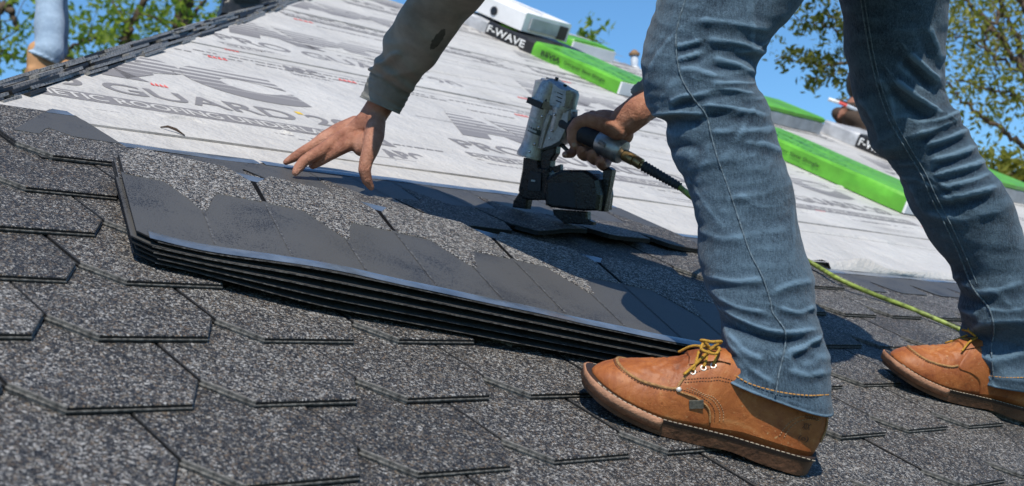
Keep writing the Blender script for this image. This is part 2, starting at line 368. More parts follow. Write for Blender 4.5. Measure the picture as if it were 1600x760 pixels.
def leaf_mat(name, c1, c2, c3):
    mt, n, l, b = newmat(name)
    g = N(n, 'ShaderNodeNewGeometry')
    r = ramp(n, [(0.0, c1), (0.5, c2), (1.0, c3)]); l.new(g.outputs['Random Per Island'], r.inputs[0])
    l.new(r.outputs[0], b.inputs['Base Color']); b.inputs['Roughness'].default_value = 0.45
    tr = N(n, 'ShaderNodeBsdfTranslucent'); l.new(r.outputs[0], tr.inputs[0])
    mx = N(n, 'ShaderNodeMixShader'); mx.inputs[0].default_value = 0.7
    l.new(b.outputs[0], mx.inputs[1]); l.new(tr.outputs[0], mx.inputs[2]); l.new(mx.outputs[0], n['Material Output'].inputs[0])
    return mt
MT = dict(
    gran=granule_mat('granules', -0.055), gran_sunlit=granule_mat('pale_sunlit_granules', 0.10), black=basic('black_polymer', (0.012, 0.012, 0.014), 0.42, var=0.4, scale=60),  # stack-top granules: clean pale grains, with sunlit brightness put into the colour
    edge_dark=edge_mat('butt_top_layer', (0.010, 0.010, 0.011), (0.05, 0.05, 0.05), 0.5, 0.8),
    edge_grey=edge_mat('butt_lower_layer', (0.03, 0.03, 0.03), (0.20, 0.195, 0.185), 0.36, 0.64),
    edge_rim=edge_mat('worn_rim', (0.02, 0.02, 0.022), (0.17, 0.165, 0.16), 0.42, 0.70),
    headlap=headlap_mat(), film=basic('release_film', (0.10, 0.125, 0.165), 0.2, var=0.35, scale=25, bump=0.2, bscale=18, spec=1.0),
    under=under_mat(), ink=basic('grey_ink', (0.205, 0.195, 0.20), 0.6, var=0.12, scale=90, bump=0), ink_s=stripe_print_mat(),
    paper=basic('pale_print', (0.50, 0.485, 0.47), 0.6, var=0.06, bump=0), red=basic('red_ink', (0.75, 0.10, 0.09), 0.6, var=0.25, bump=0),
    tear=basic('torn_edge', (0.36, 0.34, 0.33), 0.8), yellow=basic('yellow_ink', (0.75, 0.5, 0.04), 0.6, bump=0),
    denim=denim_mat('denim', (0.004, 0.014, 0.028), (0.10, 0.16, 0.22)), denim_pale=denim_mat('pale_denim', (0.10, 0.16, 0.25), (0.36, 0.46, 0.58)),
    seam=basic('denim_seam', (0.10, 0.14, 0.175), 0.85, scale=300, var=0.6, bump=0.4), thread=basic('orange_thread', (0.50, 0.24, 0.05), 0.7, scale=400),
    leather=leather_mat(), sole=basic('crepe_sole', (0.115, 0.052, 0.026), 0.6, var=0.45, scale=38, bump=0.5, bscale=120), welt=basic('dark_welt', (0.03, 0.017, 0.012), 0.6),
    sole_pale=basic('pale_sole_edge', (0.34, 0.17, 0.10), 0.65, var=0.3, scale=60, bump=0.4),
    stitch=basic('pale_stitch', (0.42, 0.36, 0.28), 0.8, bump=0), lace=basic('gold_lace', (0.50, 0.27, 0.03), 0.75, var=0.45, scale=500, bump=0.6),
    eyelet=basic('pale_eyelet', (0.75, 0.72, 0.66), 0.35, metal=0.3, bump=0), darkthread=basic('dark_thread', (0.10, 0.04, 0.02), 0.8, bump=0), suede=basic('suede_edge', (0.36, 0.19, 0.075), 0.9, var=0.45, scale=260, bump=0.6),
    tagm=basic('worn_tag', (0.085, 0.08, 0.065), 0.8, var=0.5, scale=300), skin=skin_mat(), nail=basic('fingernail', (0.42, 0.25, 0.18), 0.35, bump=0),
    shirt=basic('grey_jersey', (0.25, 0.222, 0.198), 0.9, var=0.3, scale=18, bump=0.3, bscale=500, spec=0.2), cuff=basic('grey_cuff', (0.21, 0.205, 0.19), 0.9, var=0.15, scale=40, bump=0.3, bscale=500, spec=0.2),
    shirt_dark=basic('damp_patch', (0.085, 0.08, 0.072), 0.9, var=0.2, bump=0.2, spec=0.2),
    alloy=metal_grunge(), tool_black=basic('tool_black', (0.011, 0.012, 0.014), 0.27, var=0.5, scale=70, bump=0.2), rubber=basic('grip_rubber', (0.018, 0.021, 0.026), 0.6, var=0.3, bump=0.3),
    label_dark=basic('label_dark', (0.03, 0.045, 0.042), 0.5, bump=0), label_pale=basic('label_pale', (0.42, 0.45, 0.44), 0.5, bump=0), brass=basic('brass', (0.36, 0.24, 0.11), 0.35, metal=0.8, var=0.3, scale=90),
    steel=basic('steel', (0.6, 0.6, 0.6), 0.25, metal=1.0, bump=0), hose=basic('lime_hose', (0.19, 0.245, 0.045), 0.5, var=0.75, scale=55),
    lime=basic('lime_wrap', (0.11, 0.38, 0.03), 0.36, var=0.25, scale=9, bump=1.0, bscale=11), lime_ink=basic('dark_lettering', (0.02, 0.05, 0.015), 0.5, bump=0), lime_dark=basic('wrap_pattern', (0.10, 0.36, 0.06), 0.45, bump=0),
    lime_dot=basic('bright_lime', (0.35, 0.75, 0.05), 0.5, bump=0), wrap_black=basic('black_wrap', (0.018, 0.018, 0.02), 0.35, bump=0.2, bscale=14), white_ink=basic('white_lettering', (0.8, 0.8, 0.8), 0.5, bump=0),
    carton=basic('white_carton', (0.78, 0.78, 0.8), 0.55, var=0.06, scale=8, bump=0.2), grey_wrap=basic('grey_wrap', (0.42, 0.43, 0.46), 0.45, var=0.3, scale=10, bump=0.4, bscale=14),
    orange=basic('orange_tape', (0.7, 0.25, 0.06), 0.6), hip_face=edge_mat('hip_shingle_face', (0.06, 0.06, 0.062), (0.33, 0.32, 0.31), 0.36, 0.58),
    bark=basic('bark', (0.085, 0.058, 0.04), 0.9, var=0.5, scale=12, bump=0.8, bscale=30), leaf=leaf_mat('spring_leaf', (0.14, 0.24, 0.03), (0.23, 0.34, 0.04), (0.36, 0.44, 0.06)),
    leaf_warm=leaf_mat('olive_leaf', (0.16, 0.17, 0.022), (0.26, 0.27, 0.04), (0.38, 0.37, 0.065)), leaf_dim=leaf_mat('dim_olive_leaf', (0.07, 0.09, 0.015), (0.13, 0.155, 0.025), (0.2, 0.215, 0.035)), grass=basic('grass_ground', (0.06, 0.10, 0.03), 0.9, var=0.4, scale=3), wall=basic('pale_siding', (0.55, 0.53, 0.48), 0.7, var=0.08, scale=4),
    boot_tan=basic('pale_tan_leather', (0.42, 0.22, 0.10), 0.75, var=0.25, scale=14), boot_black=basic('black_leather', (0.012, 0.012, 0.014), 0.4), trousers=basic('dark_trousers', (0.022, 0.022, 0.028), 0.85), brown_cloth=basic('brown_cloth', (0.055, 0.035, 0.025), 0.9),
    hivis=basic('hi_vis_cloth', (0.55, 0.72, 0.06), 0.8), hair=basic('dark_hair', (0.03, 0.018, 0.012), 0.55, scale=200, bump=0.6), pipe=basic('vent_pipe', (0.45, 0.5, 0.58), 0.5), rust=basic('rust_cap', (0.25, 0.15, 0.08), 0.7),
)
# ------------------------------------------------------------------ setting: ground, house, roof
g = MB(); g.add([(-3000, -3000, 0), (3000, -3000, 0), (3000, 3000, 0), (-3000, 3000, 0)], [(0, 1, 2, 3)])
tag(g.build('ground', MT['grass'], fix=False), kind='structure')
VE, VR = -6.3, 18.1
NROT = True
def HL(v): return 1.88 + (v - 5.2) * 0.957
def HR(v): return 22.5 + (18.1 - v) * 1.41
house = empty('house', (0, 0, 0), None, 'house whose hipped roof is being covered with dark slate-look shingles', 'house')
A0, A1 = P(HL(VE), VE, DECK), P(HR(VE), VE, DECK)
B0, B1 = P(HL(VR), VR, DECK), P(HR(VR), VR, DECK)
YR = B0[1]
A2, A3 = A1 * [1, -1, 1] + [0, 2 * YR, 0], A0 * [1, -1, 1] + [0, 2 * YR, 0]
# the slope beyond the left hip: steeper, so that from here only its shingle edges show
hd = (B0 - A0) / np.linalg.norm(B0 - A0)
def left_plane(t_):
    n_ = np.cross(np.array([0, -1.0, 0]), hd); n_ /= np.linalg.norm(n_); n_ *= np.sign(n_[2])
    return n_ * math.cos(t_) + np.cross(hd, n_) * math.sin(t_)
best = min(((abs((at(40, 124, 25.0) - A0) @ left_plane(t_)), t_) for t_ in np.linspace(-.5, .5, 2001)))
nL = left_plane(best[1]); print('left slope turn', math.degrees(best[1]), nL, 'camera off', (CAMP - A0) @ nL / S)
axL = np.cross(nL, [0, 0, 1.0]); axL /= np.linalg.norm(axL); axL *= -np.sign(axL[1]); upL = np.cross(nL, axL)
A3 = A0 - axL * (A3[1] - A0[1])
top = np.array([A0, A1, A2, A3, B0, B1])
low = top - [0, 0, 0.16]
mb = MB()
mb.add(np.vstack([top, low]), [(0, 1, 5, 4), (1, 2, 5), (2, 3, 4, 5), (3, 0, 4), (6, 10, 11, 7), (7, 11, 8), (8, 11, 10, 9), (9, 10, 6),
                               (0, 6, 7, 1), (1, 7, 8, 2), (2, 8, 9, 3), (3, 9, 6, 0)])
roof = mb.build('roof', basic('roof_deck', (0.35, 0.27, 0.18), 0.8), house)
ze = A0[2] - 0.2; wx0, wx1, wy0, wy1 = A0[0] + .45, A1[0] - .45, A0[1] + .45, A2[1] - .45
mb = MB()
for a, b, c, d in ((wx0, wx1, wy0, wy0 + .15), (wx0, wx1, wy1 - .15, wy1), (wx0, wx0 + .15, wy0 + .16, wy1 - .16), (wx1 - .15, wx1, wy0 + .16, wy1 - .16)):
    mb.box(((a + b) / 2, (c + d) / 2, ze / 2 - .05), ((b - a) / 2, (d - c) / 2, ze / 2 - .05))
mb.build('wall', MT['wall'], house)
# ---- underlayment: lapped sheets running along the roof, clipped at both hips
def sheet(v0, v1, w, lift=0.0):
    nu, nv = 110, 5
    Vv = []
    for j in range(nv + 1):
        v = v0 + (v1 - v0) * j / nv
        a, b = HL(v) - 0.02, HR(v)
        for i in range(nu + 1):
            u = a + (b - a) * (i / nu) ** 1.25
            z = w
            if j == 0: z += 0.004 + 0.012 * (0.5 + 0.5 * math.sin(u * 1.7 + v0) * math.sin(u * 0.53 + 2)) * lift
            Vv.append((u, v, z))
    f = [(j * (nu + 1) + i, j * (nu + 1) + i + 1, (j + 1) * (nu + 1) + i + 1, (j + 1) * (nu + 1) + i) for j in range(nv) for i in range(nu)]
    mb = MB(); mb.add(PW(Vv), f)
    lipf = [(i, i + 1, nu + 2 + i, nu + 1 + i) for i in range(nu)]
    low = [(u, v - 0.003, w - 0.006) for u, v, z in Vv[:nu + 1]]
    mb.add(PW(Vv[:nu + 1] + low), lipf, 1)
    return mb.build('underlayment', [MT['under'], MT['tear']], house, smooth=True, fix=False)
sheets = [sheet(VE + .1, 1.2, DECK + .004), sheet(0.7, 5.25, DECK + .010), sheet(4.93, 9.5, DECK + .018, 1), sheet(9.2, 13.8, DECK + .026, 1), sheet(13.5, 18.0, DECK + .034, 1)]
UW = DECK + 0.044
def uw(v): return DECK + (.0385 if v > 13.5 else .0305 if v > 9.2 else .0225 if v > 4.93 else .0145)
def sheet_of(v):
    return sheets[4 if v > 13.5 else 3 if v > 9.2 else 2 if v > 4.93 else 1]
def text_mesh(body, bold=0.0, extrude=0.0):
    c = bpy.data.curves.new('t', 'FONT'); c.body = body; c.size = 1; c.offset = bold; c.extrude = extrude
    o = bpy.data.objects.new('t', c); COL.objects.link(o)
    dg = bpy.context.evaluated_depsgraph_get(); dg.update()
    me = bpy.data.meshes.new_from_object(o.evaluated_get(dg))
    bpy.data.objects.remove(o); bpy.data.curves.remove(c)
    V = np.array([v.co for v in me.vertices]); return me, V
def fit_text(body, wd, ht, bold=0.0, extrude=0.0):
    me, V = text_mesh(body, bold, extrude)
    lo, hi = V.min(0), V.max(0)
    q = (V - [lo[0], lo[1], 0]) * [wd / (hi[0] - lo[0]), ht / (hi[1] - lo[1]), 1]
    me.vertices.foreach_set('co', q.ravel()); me.update(); return me
def rprint(name, me, u, v, mat, w=0.0, parent=None, clip=True):
    """a flat print lying on the underlayment; me is in metres with its lower left corner at 0"""
    if clip:
        b = bmesh.new(); b.from_mesh(me)
        # hip line: u - .957 v = const ; keep the side towards +u
        n = Vector((1, -0.957, 0)).normalized(); p = Vector(((HL(v) + 0.03 - u) * S, 0, 0))
        bmesh.ops.bisect_plane(b, geom=b.verts[:] + b.edges[:] + b.faces[:], plane_co=p, plane_no=n, clear_inner=True)
        k = len(b.verts); b.to_mesh(me); b.free()
        if k == 0: return None
    o = link(name, me, mat, parent or sheet_of(v), world=False)
    o.location = P(u, v, uw(v) + w); o.rotation_euler = (PITCH, 0, 0)
    return o
def quadmesh(wd, ht, skew=0):
    me = bpy.data.meshes.new('q'); me.from_pydata([(0, 0, 0), (wd, 0, 0), (wd + skew, ht, 0), (skew, ht, 0)], [], [(0, 1, 2, 3)]); me.update(); return me
def tag2(*a):
    o = rprint(*a)
    if o: o['kind'] = 'stuff'
    return o
def logo(u, v):
    rprint('printed_letters', fit_text('ABC', 3.72 * S, 1.2 * S, 0.085), u + .12, v + 1.07, MT['ink_s'])
    tag2('printed_words', fit_text('PRO GUARD 20', 4.43 * S, 0.34 * S, 0.014), u - .37, v + 0.46, MT['ink'])
    rprint('printed_banner', quadmesh(4.72 * S, 0.27 * S), u - .54, v, MT['ink'])
    tag2('banner_words', fit_text('SYNTHETIC ROOFING UNDERLAYMENT', 4.6 * S, 0.17 * S, 0.016), u - .48, v + 0.05, MT['paper'], .003)
def smalllogo(u, v):
    rprint('printed_small_letters', fit_text('ABC', 0.62 * S, 0.30 * S, 0.05), u, v + .17, MT['ink'])
    tag2('printed_small_words', fit_text('Supply Co. Inc.', 0.62 * S, 0.11 * S, 0.01), u, v, MT['ink'])
for r, (v0, u0, ks) in enumerate(((5.68, 2.25, range(0, 5)), (9.3, 6.9, range(0, 4)), (12.9, 10.1, range(0, 3)), (16.1, 13.6, range(0, 2)))):
    for k in ks:
        u = u0 + 5.95 * k
        logo(u, v0)
        smalllogo(u + 3.75, v0 - 0.62 if r == 0 else v0 - .30)
        smalllogo(u + 4.6, v0 + 2.75)
def fineprint(u, v, n, wd=0.10, ht=0.035):       # rows of print too small to read
    mb = MB(); x = 0.0
    for i in range(n):
        l = random.uniform(.03, .16)
        if random.random() < .86:
            mb.add([(x * S, 0, 0), ((x + l) * S, 0, 0), ((x + l) * S, ht * S, 0), (x * S, ht * S, 0)], [(0, 1, 2, 3)])
        x += l + .03
    me = mb.mesh('fineprint'); return tag2('fine_print', me, u, v, MT['ink'])
for (u, v, n) in ((2.7, 5.40, 26), (2.8, 5.31, 22), (6.0, 5.78, 10), (7.7, 5.55, 9), (4.6, 5.50, 9), (5.2, 8.62, 18), (5.6, 8.78, 24), (9.0, 8.72, 22), (10.4, 5.5, 26), (13.2, 5.42, 30), (9.9, 12.5, 26), (13.5, 12.6, 30), (7.5, 8.6, 16), (12.3, 8.8, 26), (16, 5.45, 30), (17.5, 8.9, 30)):
    fineprint(u, v, n)
for i_ in range(26):
    fineprint(random.uniform(8, 20), random.uniform(6.0, 17.2), random.randint(4, 12))
for (u, v, l) in ((5.66, 8.52, .28), (6.25, 9.16, .22), (3.97, 6.66, .2), (7.69, 8.63, .3), (9.58, 12.7, .4), (10.9, 8.55, .3), (14.9, 5.62, .3), (12.2, 9.9, .3), (18.3, 5.6, .3), (15.6, 12.5, .5), (12.5, 13.2, .5), (19.5, 9.0, .4)):
    mb = MB()
    for i in range(4):
        mb.add(np.array([(i * l / 4, .0, 0), ((i + .75) * l / 4, -.02, 0), ((i + .8) * l / 4, .09, 0), (i * l / 4 + .03, .08, 0)]) * S, [(0, 1, 2, 3)])
    rprint('red_mark', mb.mesh('red'), u, v, MT['red'], .002)
rprint('yellow_mark', quadmesh(.08 * S, .09 * S), 5.62, 6.45, MT['yellow'])
# grey nail-line printed along the laps, and creases of the sheet
for (u0, u1, v) in ((2.8, 24, 5.2), (7.0, 30, 9.46), (12, 24, 13.75), (9.5, 26, 6.2), (5.9, 20, 8.95), (8, 26, 7.35), (9, 26, 10.15), (10, 26, 11.75), (10.2, 26, 12.55), (12.2, 26, 14.9), (13.2, 25, 15.85), (13.8, 24, 16.9), (9.6, 22, 4.62 + .5)):
    if u0 > HL(v) + .1: rprint('lap_line', quadmesh((u1 - u0) * S, 0.012 * S), u0, v, MT['ink'], .001)
def crease(p0, p1, h=0.05, wd=0.10):
    a, b = np.array(p0, float), np.array(p1, float); n = 16; d = (b - a) / np.linalg.norm(b - a); nn = np.array([-d[1], d[0]])
    Vv = []
    for i in range(n + 1):
        t = i / n; k = math.sin(math.pi * t) ** .7; c = a + (b - a) * t + nn * 0.05 * math.sin(t * 7 + p0[0])
        for s_, hh in ((-1, 0), (-.35, .75), (0, 1), (.3, .55), (1, 0)):
            q = c + nn * wd * s_ * k; Vv.append((q[0], q[1], uw(p0[1]) - .002 + .5 * h * hh * k))
    f = [(i * 5 + j, i * 5 + j + 1, (i + 1) * 5 + j + 1, (i + 1) * 5 + j) for i in range(n) for j in range(4)]
    MB().add(PW(Vv), f).build('wrinkle', MT['under'], sheet_of(p0[1]), smooth=True, fix=False)
for c in (((3.45, 5.60), (4.0, 5.50), .05, .05), ((4.85, 5.56), (5.0, 5.62), .04, .03), ((7.5, 5.72), (8.6, 5.66), .035, .06), ((9.6, 6.6), (16, 6.45), .05, .06), ((9.6, 5.62), (20, 5.5), .05, .05), ((12, 7.9), (22, 7.6), .06, .07),
          ((7.2, 9.62), (15, 9.75), .05, .06), ((8, 10.6), (14, 10.9), .05, .07), ((12, 12.1), (24, 11.6), .06, .08), ((10.3, 13.95), (20, 14.3), .06, .08), ((13, 15.5), (22, 15.7), .07, .1), ((11.5, 4.55), (18, 4.45), .06, .06)):
    crease(*c)
# ---- shingle tabs
def outline(x0=0.006, x1=0.994, top=1.45, c=CH, h=CV):
    return [(x0 + c, 0), (x1 - c * 1.06, 0), (x1, h), (x1, top), (x0, top), (x0, h)]
def clip_poly(poly, a, b, c):      # keep a x + b y <= c
    out = []
    for i in range(len(poly)):
        p, q = poly[i], poly[(i + 1) % len(poly)]
        fp, fq = a * p[0] + b * p[1] - c, a * q[0] + b * q[1] - c
        if fp <= 0: out.append(p)
        if (fp < 0 < fq) or (fq < 0 < fp):
            t = fp / (fp - fq); out.append((p[0] + t * (q[0] - p[0]), p[1] + t * (q[1] - p[1])))
    return out
def tab_mesh(poly, t=T, split=0.42, rim=0.006):
    poly = np.array(poly, float); n = len(poly); c = poly.mean(0)
    def ring(z, off):
        d = (poly - c) / (np.linalg.norm(poly - c, axis=1)[:, None])
        q = poly + d * off
        return np.column_stack([q, z - q[:, 1] * T / E_])
    zs = [(0, 0.0), (t * .27, 0.0), (t * .30, .004), (t * .46, .004), (t * .50, -.004), (t - rim * .8, -0.003), (t, -rim * 1.6)]
    R = [ring(z, o) for z, o in zs]
    mb = MB(); mb.add(np.concatenate(R) * S, [])
    mats = [2, 1, 1, 1, 2, 3]
    def diag(j):
        a, b_ = poly[j], poly[(j + 1) % n]
        return abs(a[0] - b_[0]) > .05 and abs(a[1] - b_[1]) > .05 and max(a[1], b_[1]) < .42
    for i in range(6):
        for j in range(n):
            mb.f.append([i * n + j, i * n + (j + 1) % n, (i + 1) * n + (j + 1) % n, (i + 1) * n + j]); mb.m.append(2 if (abs(poly[j][0] - poly[(j + 1) % n][0]) < .03 and i < 6) else 1 if diag(j) and i < 5 else 0 if (i == 5 and not diag(j)) else mats[i])
    mb.f.append([6 * n + j for j in range(n)]); mb.m.append(0)
    mb.f.append([j for j in range(n)][::-1]); mb.m.append(1)
    return mb.mesh('shingle')
TABM = [MT['gran'], MT['edge_grey'], MT['edge_dark'], MT['edge_rim']]
def with_mats(me, mats):
    for mt in mats: me.materials.append(mt)
    return me
tab_me = with_mats(tab_mesh(outline()), TABM)
NT = 0
def put(name, me, loc, tilt=(0, 0, 0), parent=roof, base=ROTR):
    o = bpy.data.objects.new(name, me); COL.objects.link(o); o.parent = parent
    o.matrix_world = Matrix.Translation(Vector(loc)) @ base.to_4x4() @ Euler(tilt).to_matrix().to_4x4()
    WM[o.name] = o.matrix_world.copy()
    return o
UEND = {-7: 12, -6: 12, -5: 12, -4: 12, -3: 13, -2: 13.5, -1: 15, 0: 17, 1: 19, 2: 21, 3: 10.87, 4: 8.84, 5: 2.6}
for k in range(-7, 6):
    v = k * E_
    off = 0.0 if k % 2 == 0 else 0.5
    u = math.floor(HL(v)) - 1 + off
    while u < UEND[k] - 0.02:
        if u + 1.0 > HL(v) + .35 and not (k == 5 and u > 1.6) and not (k == 5 and u < 1.4):
            if k == 4 and u > 3.5:
                u += 1; continue                    # the panel being nailed is placed apart
            me = tab_me
            pol = outline()
            cut = False
            if u < HL(v + 1.45) + .2:
                pol = clip_poly(pol, -1, 0.957, u - HL(v) - 0.02); cut = True
            if u + 1 > UEND[k] and k in (3,):
                pol = clip_poly(pol, 1, 0, UEND[k] - u); cut = True
            if k == 4 and u > 2.5:
                pol = clip_poly(pol, 1, 0, 3.82 - u); cut = True
            if len(pol) >= 3:
                if cut: me = with_mats(tab_mesh(pol), TABM)
                put('shingle', me, P(u + random.uniform(-.008, .008), v + random.uniform(-.012, .012), random.uniform(0, .003)),
                    (math.radians(random.uniform(-.1, .35)), math.radians(random.uniform(-.25, .25)), math.radians(random.uniform(-.35, .35))))
                NT += 1
        u += 1
print('tabs', NT)
# last tab of the fifth course, its top cut along the hip
fpol = [(CH, 0), (1 - CH, 0), (1, CV), (1.0, .82), (.985, 1.22), (.95, 1.50), (.80, 1.52), (.10, .68), (0.0, CV + .1), (0, CV)]
me = with_mats(tab_mesh(fpol), TABM)
put('shingle', me, P(1.5, 5 * E_, 0.006))
def lay(poly, z, name, mat, parent=roof, thick=0.004, ox=0, oy=0):
    """a thin sheet in roof coordinates following the fall of the shingles"""
    q = np.array(poly, float)
    top = np.column_stack([q, z]); bot = np.column_stack([q, np.asarray(z) - thick]); n = len(q)
    mb = MB(); mb.add(PW(np.vstack([top, bot])), [tuple(range(n))] + [(i, i + n, (i + 1) % n + n, (i + 1) % n) for i in range(n)])
    return mb.build(name, mat, parent)
def fall(poly, row, lift=0.0):                      # height of a shingle's top at these points
    return [T - (p[1] - row * E_) * T / E_ + lift for p in poly]
def headlap(row, u0, u1, first_slit, vtop=1.52, lift=0.014):
    v = row * E_
    pts = [(u0, v + E_ + .02)]
    x = first_slit
    while x < u1:
        pts += [(x - .5 + CH, v + E_ + .02), (x - CH * 1.1, v + E_ + .03), (x, v + E_ + .40), (x + CH * 1.1, v + E_ + .03)] if False else []
        for q in ((x - .20, v + E_ + .02), (x - .13, v + E_ + .08), (x - .0, v + E_ + .38), (x + .02, v + E_ + .38), (x + .13, v + E_ + .08), (x + .20, v + E_ + .02)):
            if u0 < q[0] < u1: pts.append(q)
        x += 1
    pts += [(u1, v + E_ + .02), (u1, v + vtop - .15), (u0, v + vtop - .15)]
    lay(pts, fall(pts, row, lift), 'headlap', MT['headlap'])
    fp = [(u0, v + vtop - .16), (u1, v + vtop - .11), (u1, v + vtop), (u0, v + vtop)]
    mb = MB(); n = int((u1 - u0) * 6) + 1; Vv = []
    for i in range(n + 1):
        uu = u0 + (u1 - u0) * i / n
        for j, (dv, dz) in enumerate(((0, .0), (.04, .004), (.12, .004), (.16, -.006))):
            Vv.append((uu, v + vtop - .16 + dv + .006 * math.sin(uu * 3.1), T - (vtop - .16 + dv) * T / E_ + lift + .004 + dz + .003 * math.sin(uu * 5 + j)))
    mb.add(PW(Vv), [(i * 4 + j, (i + 1) * 4 + j, (i + 1) * 4 + j + 1, i * 4 + j + 1) for i in range(n) for j in range(3)])
    mb.build('release_film', MT['film'], roof, smooth=True, fix=False)
headlap(4, 1.6, 3.83, 2.5)
headlap(3, 8.86, 10.86, 9.0)
headlap(2, 10.9, 21.5, 11.5)
fq = [(1.62, 5 * E_ + .60), (1.8, 5 * E_ + .56), (1.93, 5 * E_ + .76), (1.98, 5 * E_ + .80), (2.1, 5 * E_ + .62), (2.48, 5 * E_ + .58), (2.475, 5 * E_ + 1.22), (2.44, 5 * E_ + 1.36), (2.17, 5 * E_ + 1.34)]
lay(fq, fall(fq, 5, .010), 'headlap', MT['headlap'])
fq = [(2.18, 5 * E_ + 1.335), (2.44, 5 * E_ + 1.35), (2.435, 5 * E_ + 1.49), (2.31, 5 * E_ + 1.50)]
lay(fq, fall(fq, 5, .013), 'release_film', MT['film'])
# the white edge of underlayment turned up beside the last film strip
mb = MB(); Vv = []
for i in range(30):
    u = 11.2 + i * .22; k = math.exp(-((u - 12.0) / .35) ** 2)
    for dv, dz in ((2.96, -.02), (3.0, .04 + .10 * k), (3.10, .03 + .05 * k), (3.25, -.05)): Vv.append((u, dv + .05 * math.sin(u * 2.3) * (dv > 2.97), dz))
mb.add(PW(Vv), [(i * 4 + j, (i + 1) * 4 + j, (i + 1) * 4 + j + 1, i * 4 + j + 1) for i in range(29) for j in range(3)])
mb.build('turned_edge', MT['under'], sheets[1], smooth=True, fix=False)
# ---- shingles along the far side of the hip
kup = (B0 - A0) @ upL
RL = Matrix([[axL[i], upL[i], nL[i]] for i in range(3)])
kk = -((B0 - A0) @ axL) / kup
qs = ((P(HL(-5.8), -5.8) - A0) @ upL) / S
# the rest of that slope: whole courses, too far off its edge to pick out tabs
mb = MB(); c = 0
while c * E_ * S < kup - .05:
    q = c * E_; xa = -kk * q - .12; xb = -((A3 - A0) @ axL) / S * -1.0
    far = -abs((A3 - A0) @ axL) / S + kk * q + .2
    if far < xa:
        V = []
        for en in (0, 1):
            for y, z in ((q, 0.0), (q, .05), (q + E_ + .06, .012), (q + E_ + .06, 0.0)): V.append(A0 + S * (axL * ((-kk * y - .16) if en else far) + upL * y + nL * (z + .004)))
        mb.add(V, [(0, 4, 5, 1), (1, 5, 6, 2), (2, 6, 7, 3), (0, 1, 2, 3), (4, 7, 6, 5)])
    c += 1
mb.build('shingle_course', MT['gran'], roof)['kind'] = 'stuff'
# cut ends piled along the hip itself
sd = np.cross(hd, nL); sd /= np.linalg.norm(sd)
nH = np.cross(sd, hd); nH *= np.sign(nH[2])
RH = Matrix([[hd[i], np.cross(nH, hd)[i], nH[i]] for i in range(3)])
h0 = P(HL(-5.9), -5.9, DECK)
L = 0.0; Ltot = np.linalg.norm(B0 - h0)
while L < Ltot - .1:
    for lay_i in range(6):
        ln = random.uniform(.35, 1.25) * S; 
        mb = MB(); hh = 0.014 * S
        mb.box((0, 0, 0), (ln / 2, random.uniform(.10, .16) * S, hh), mi=0)
        me = with_mats(mb.mesh('hip_strip'), [MT['hip_face'] if random.random() < .7 else MT['edge_dark']])
        put('hip_shingle', me, h0 + hd * (L + random.uniform(-.25, .25) * S) + nH * S * (.012 + lay_i * .030 + random.uniform(0, .008)) + np.cross(nH, hd) * S * (random.uniform(0, .10) + .05 + .03 * lay_i),
            (math.radians(random.uniform(-3, 4)), math.radians(random.uniform(-.7, .7)), math.radians(random.uniform(-2, 2))), base=RH)
    L += random.uniform(.45, .75) * S
# ---- a shrivelled leaf on the underlayment
mb = MB(); pts = [P(3.27, 5.10, UW - .01), P(3.31, 5.05, UW + .02), P(3.37, 5.01, UW + .015), P(3.42, 4.93, UW - .005)]
mb.tube(pts, np.array([.006, .012, .014, .006]) * S, 6)
tag(mb.build('dried_leaf', MT['brown_cloth'], smooth=True), 'shrivelled dark brown leaf curled up on the white underlayment', 'leaf')
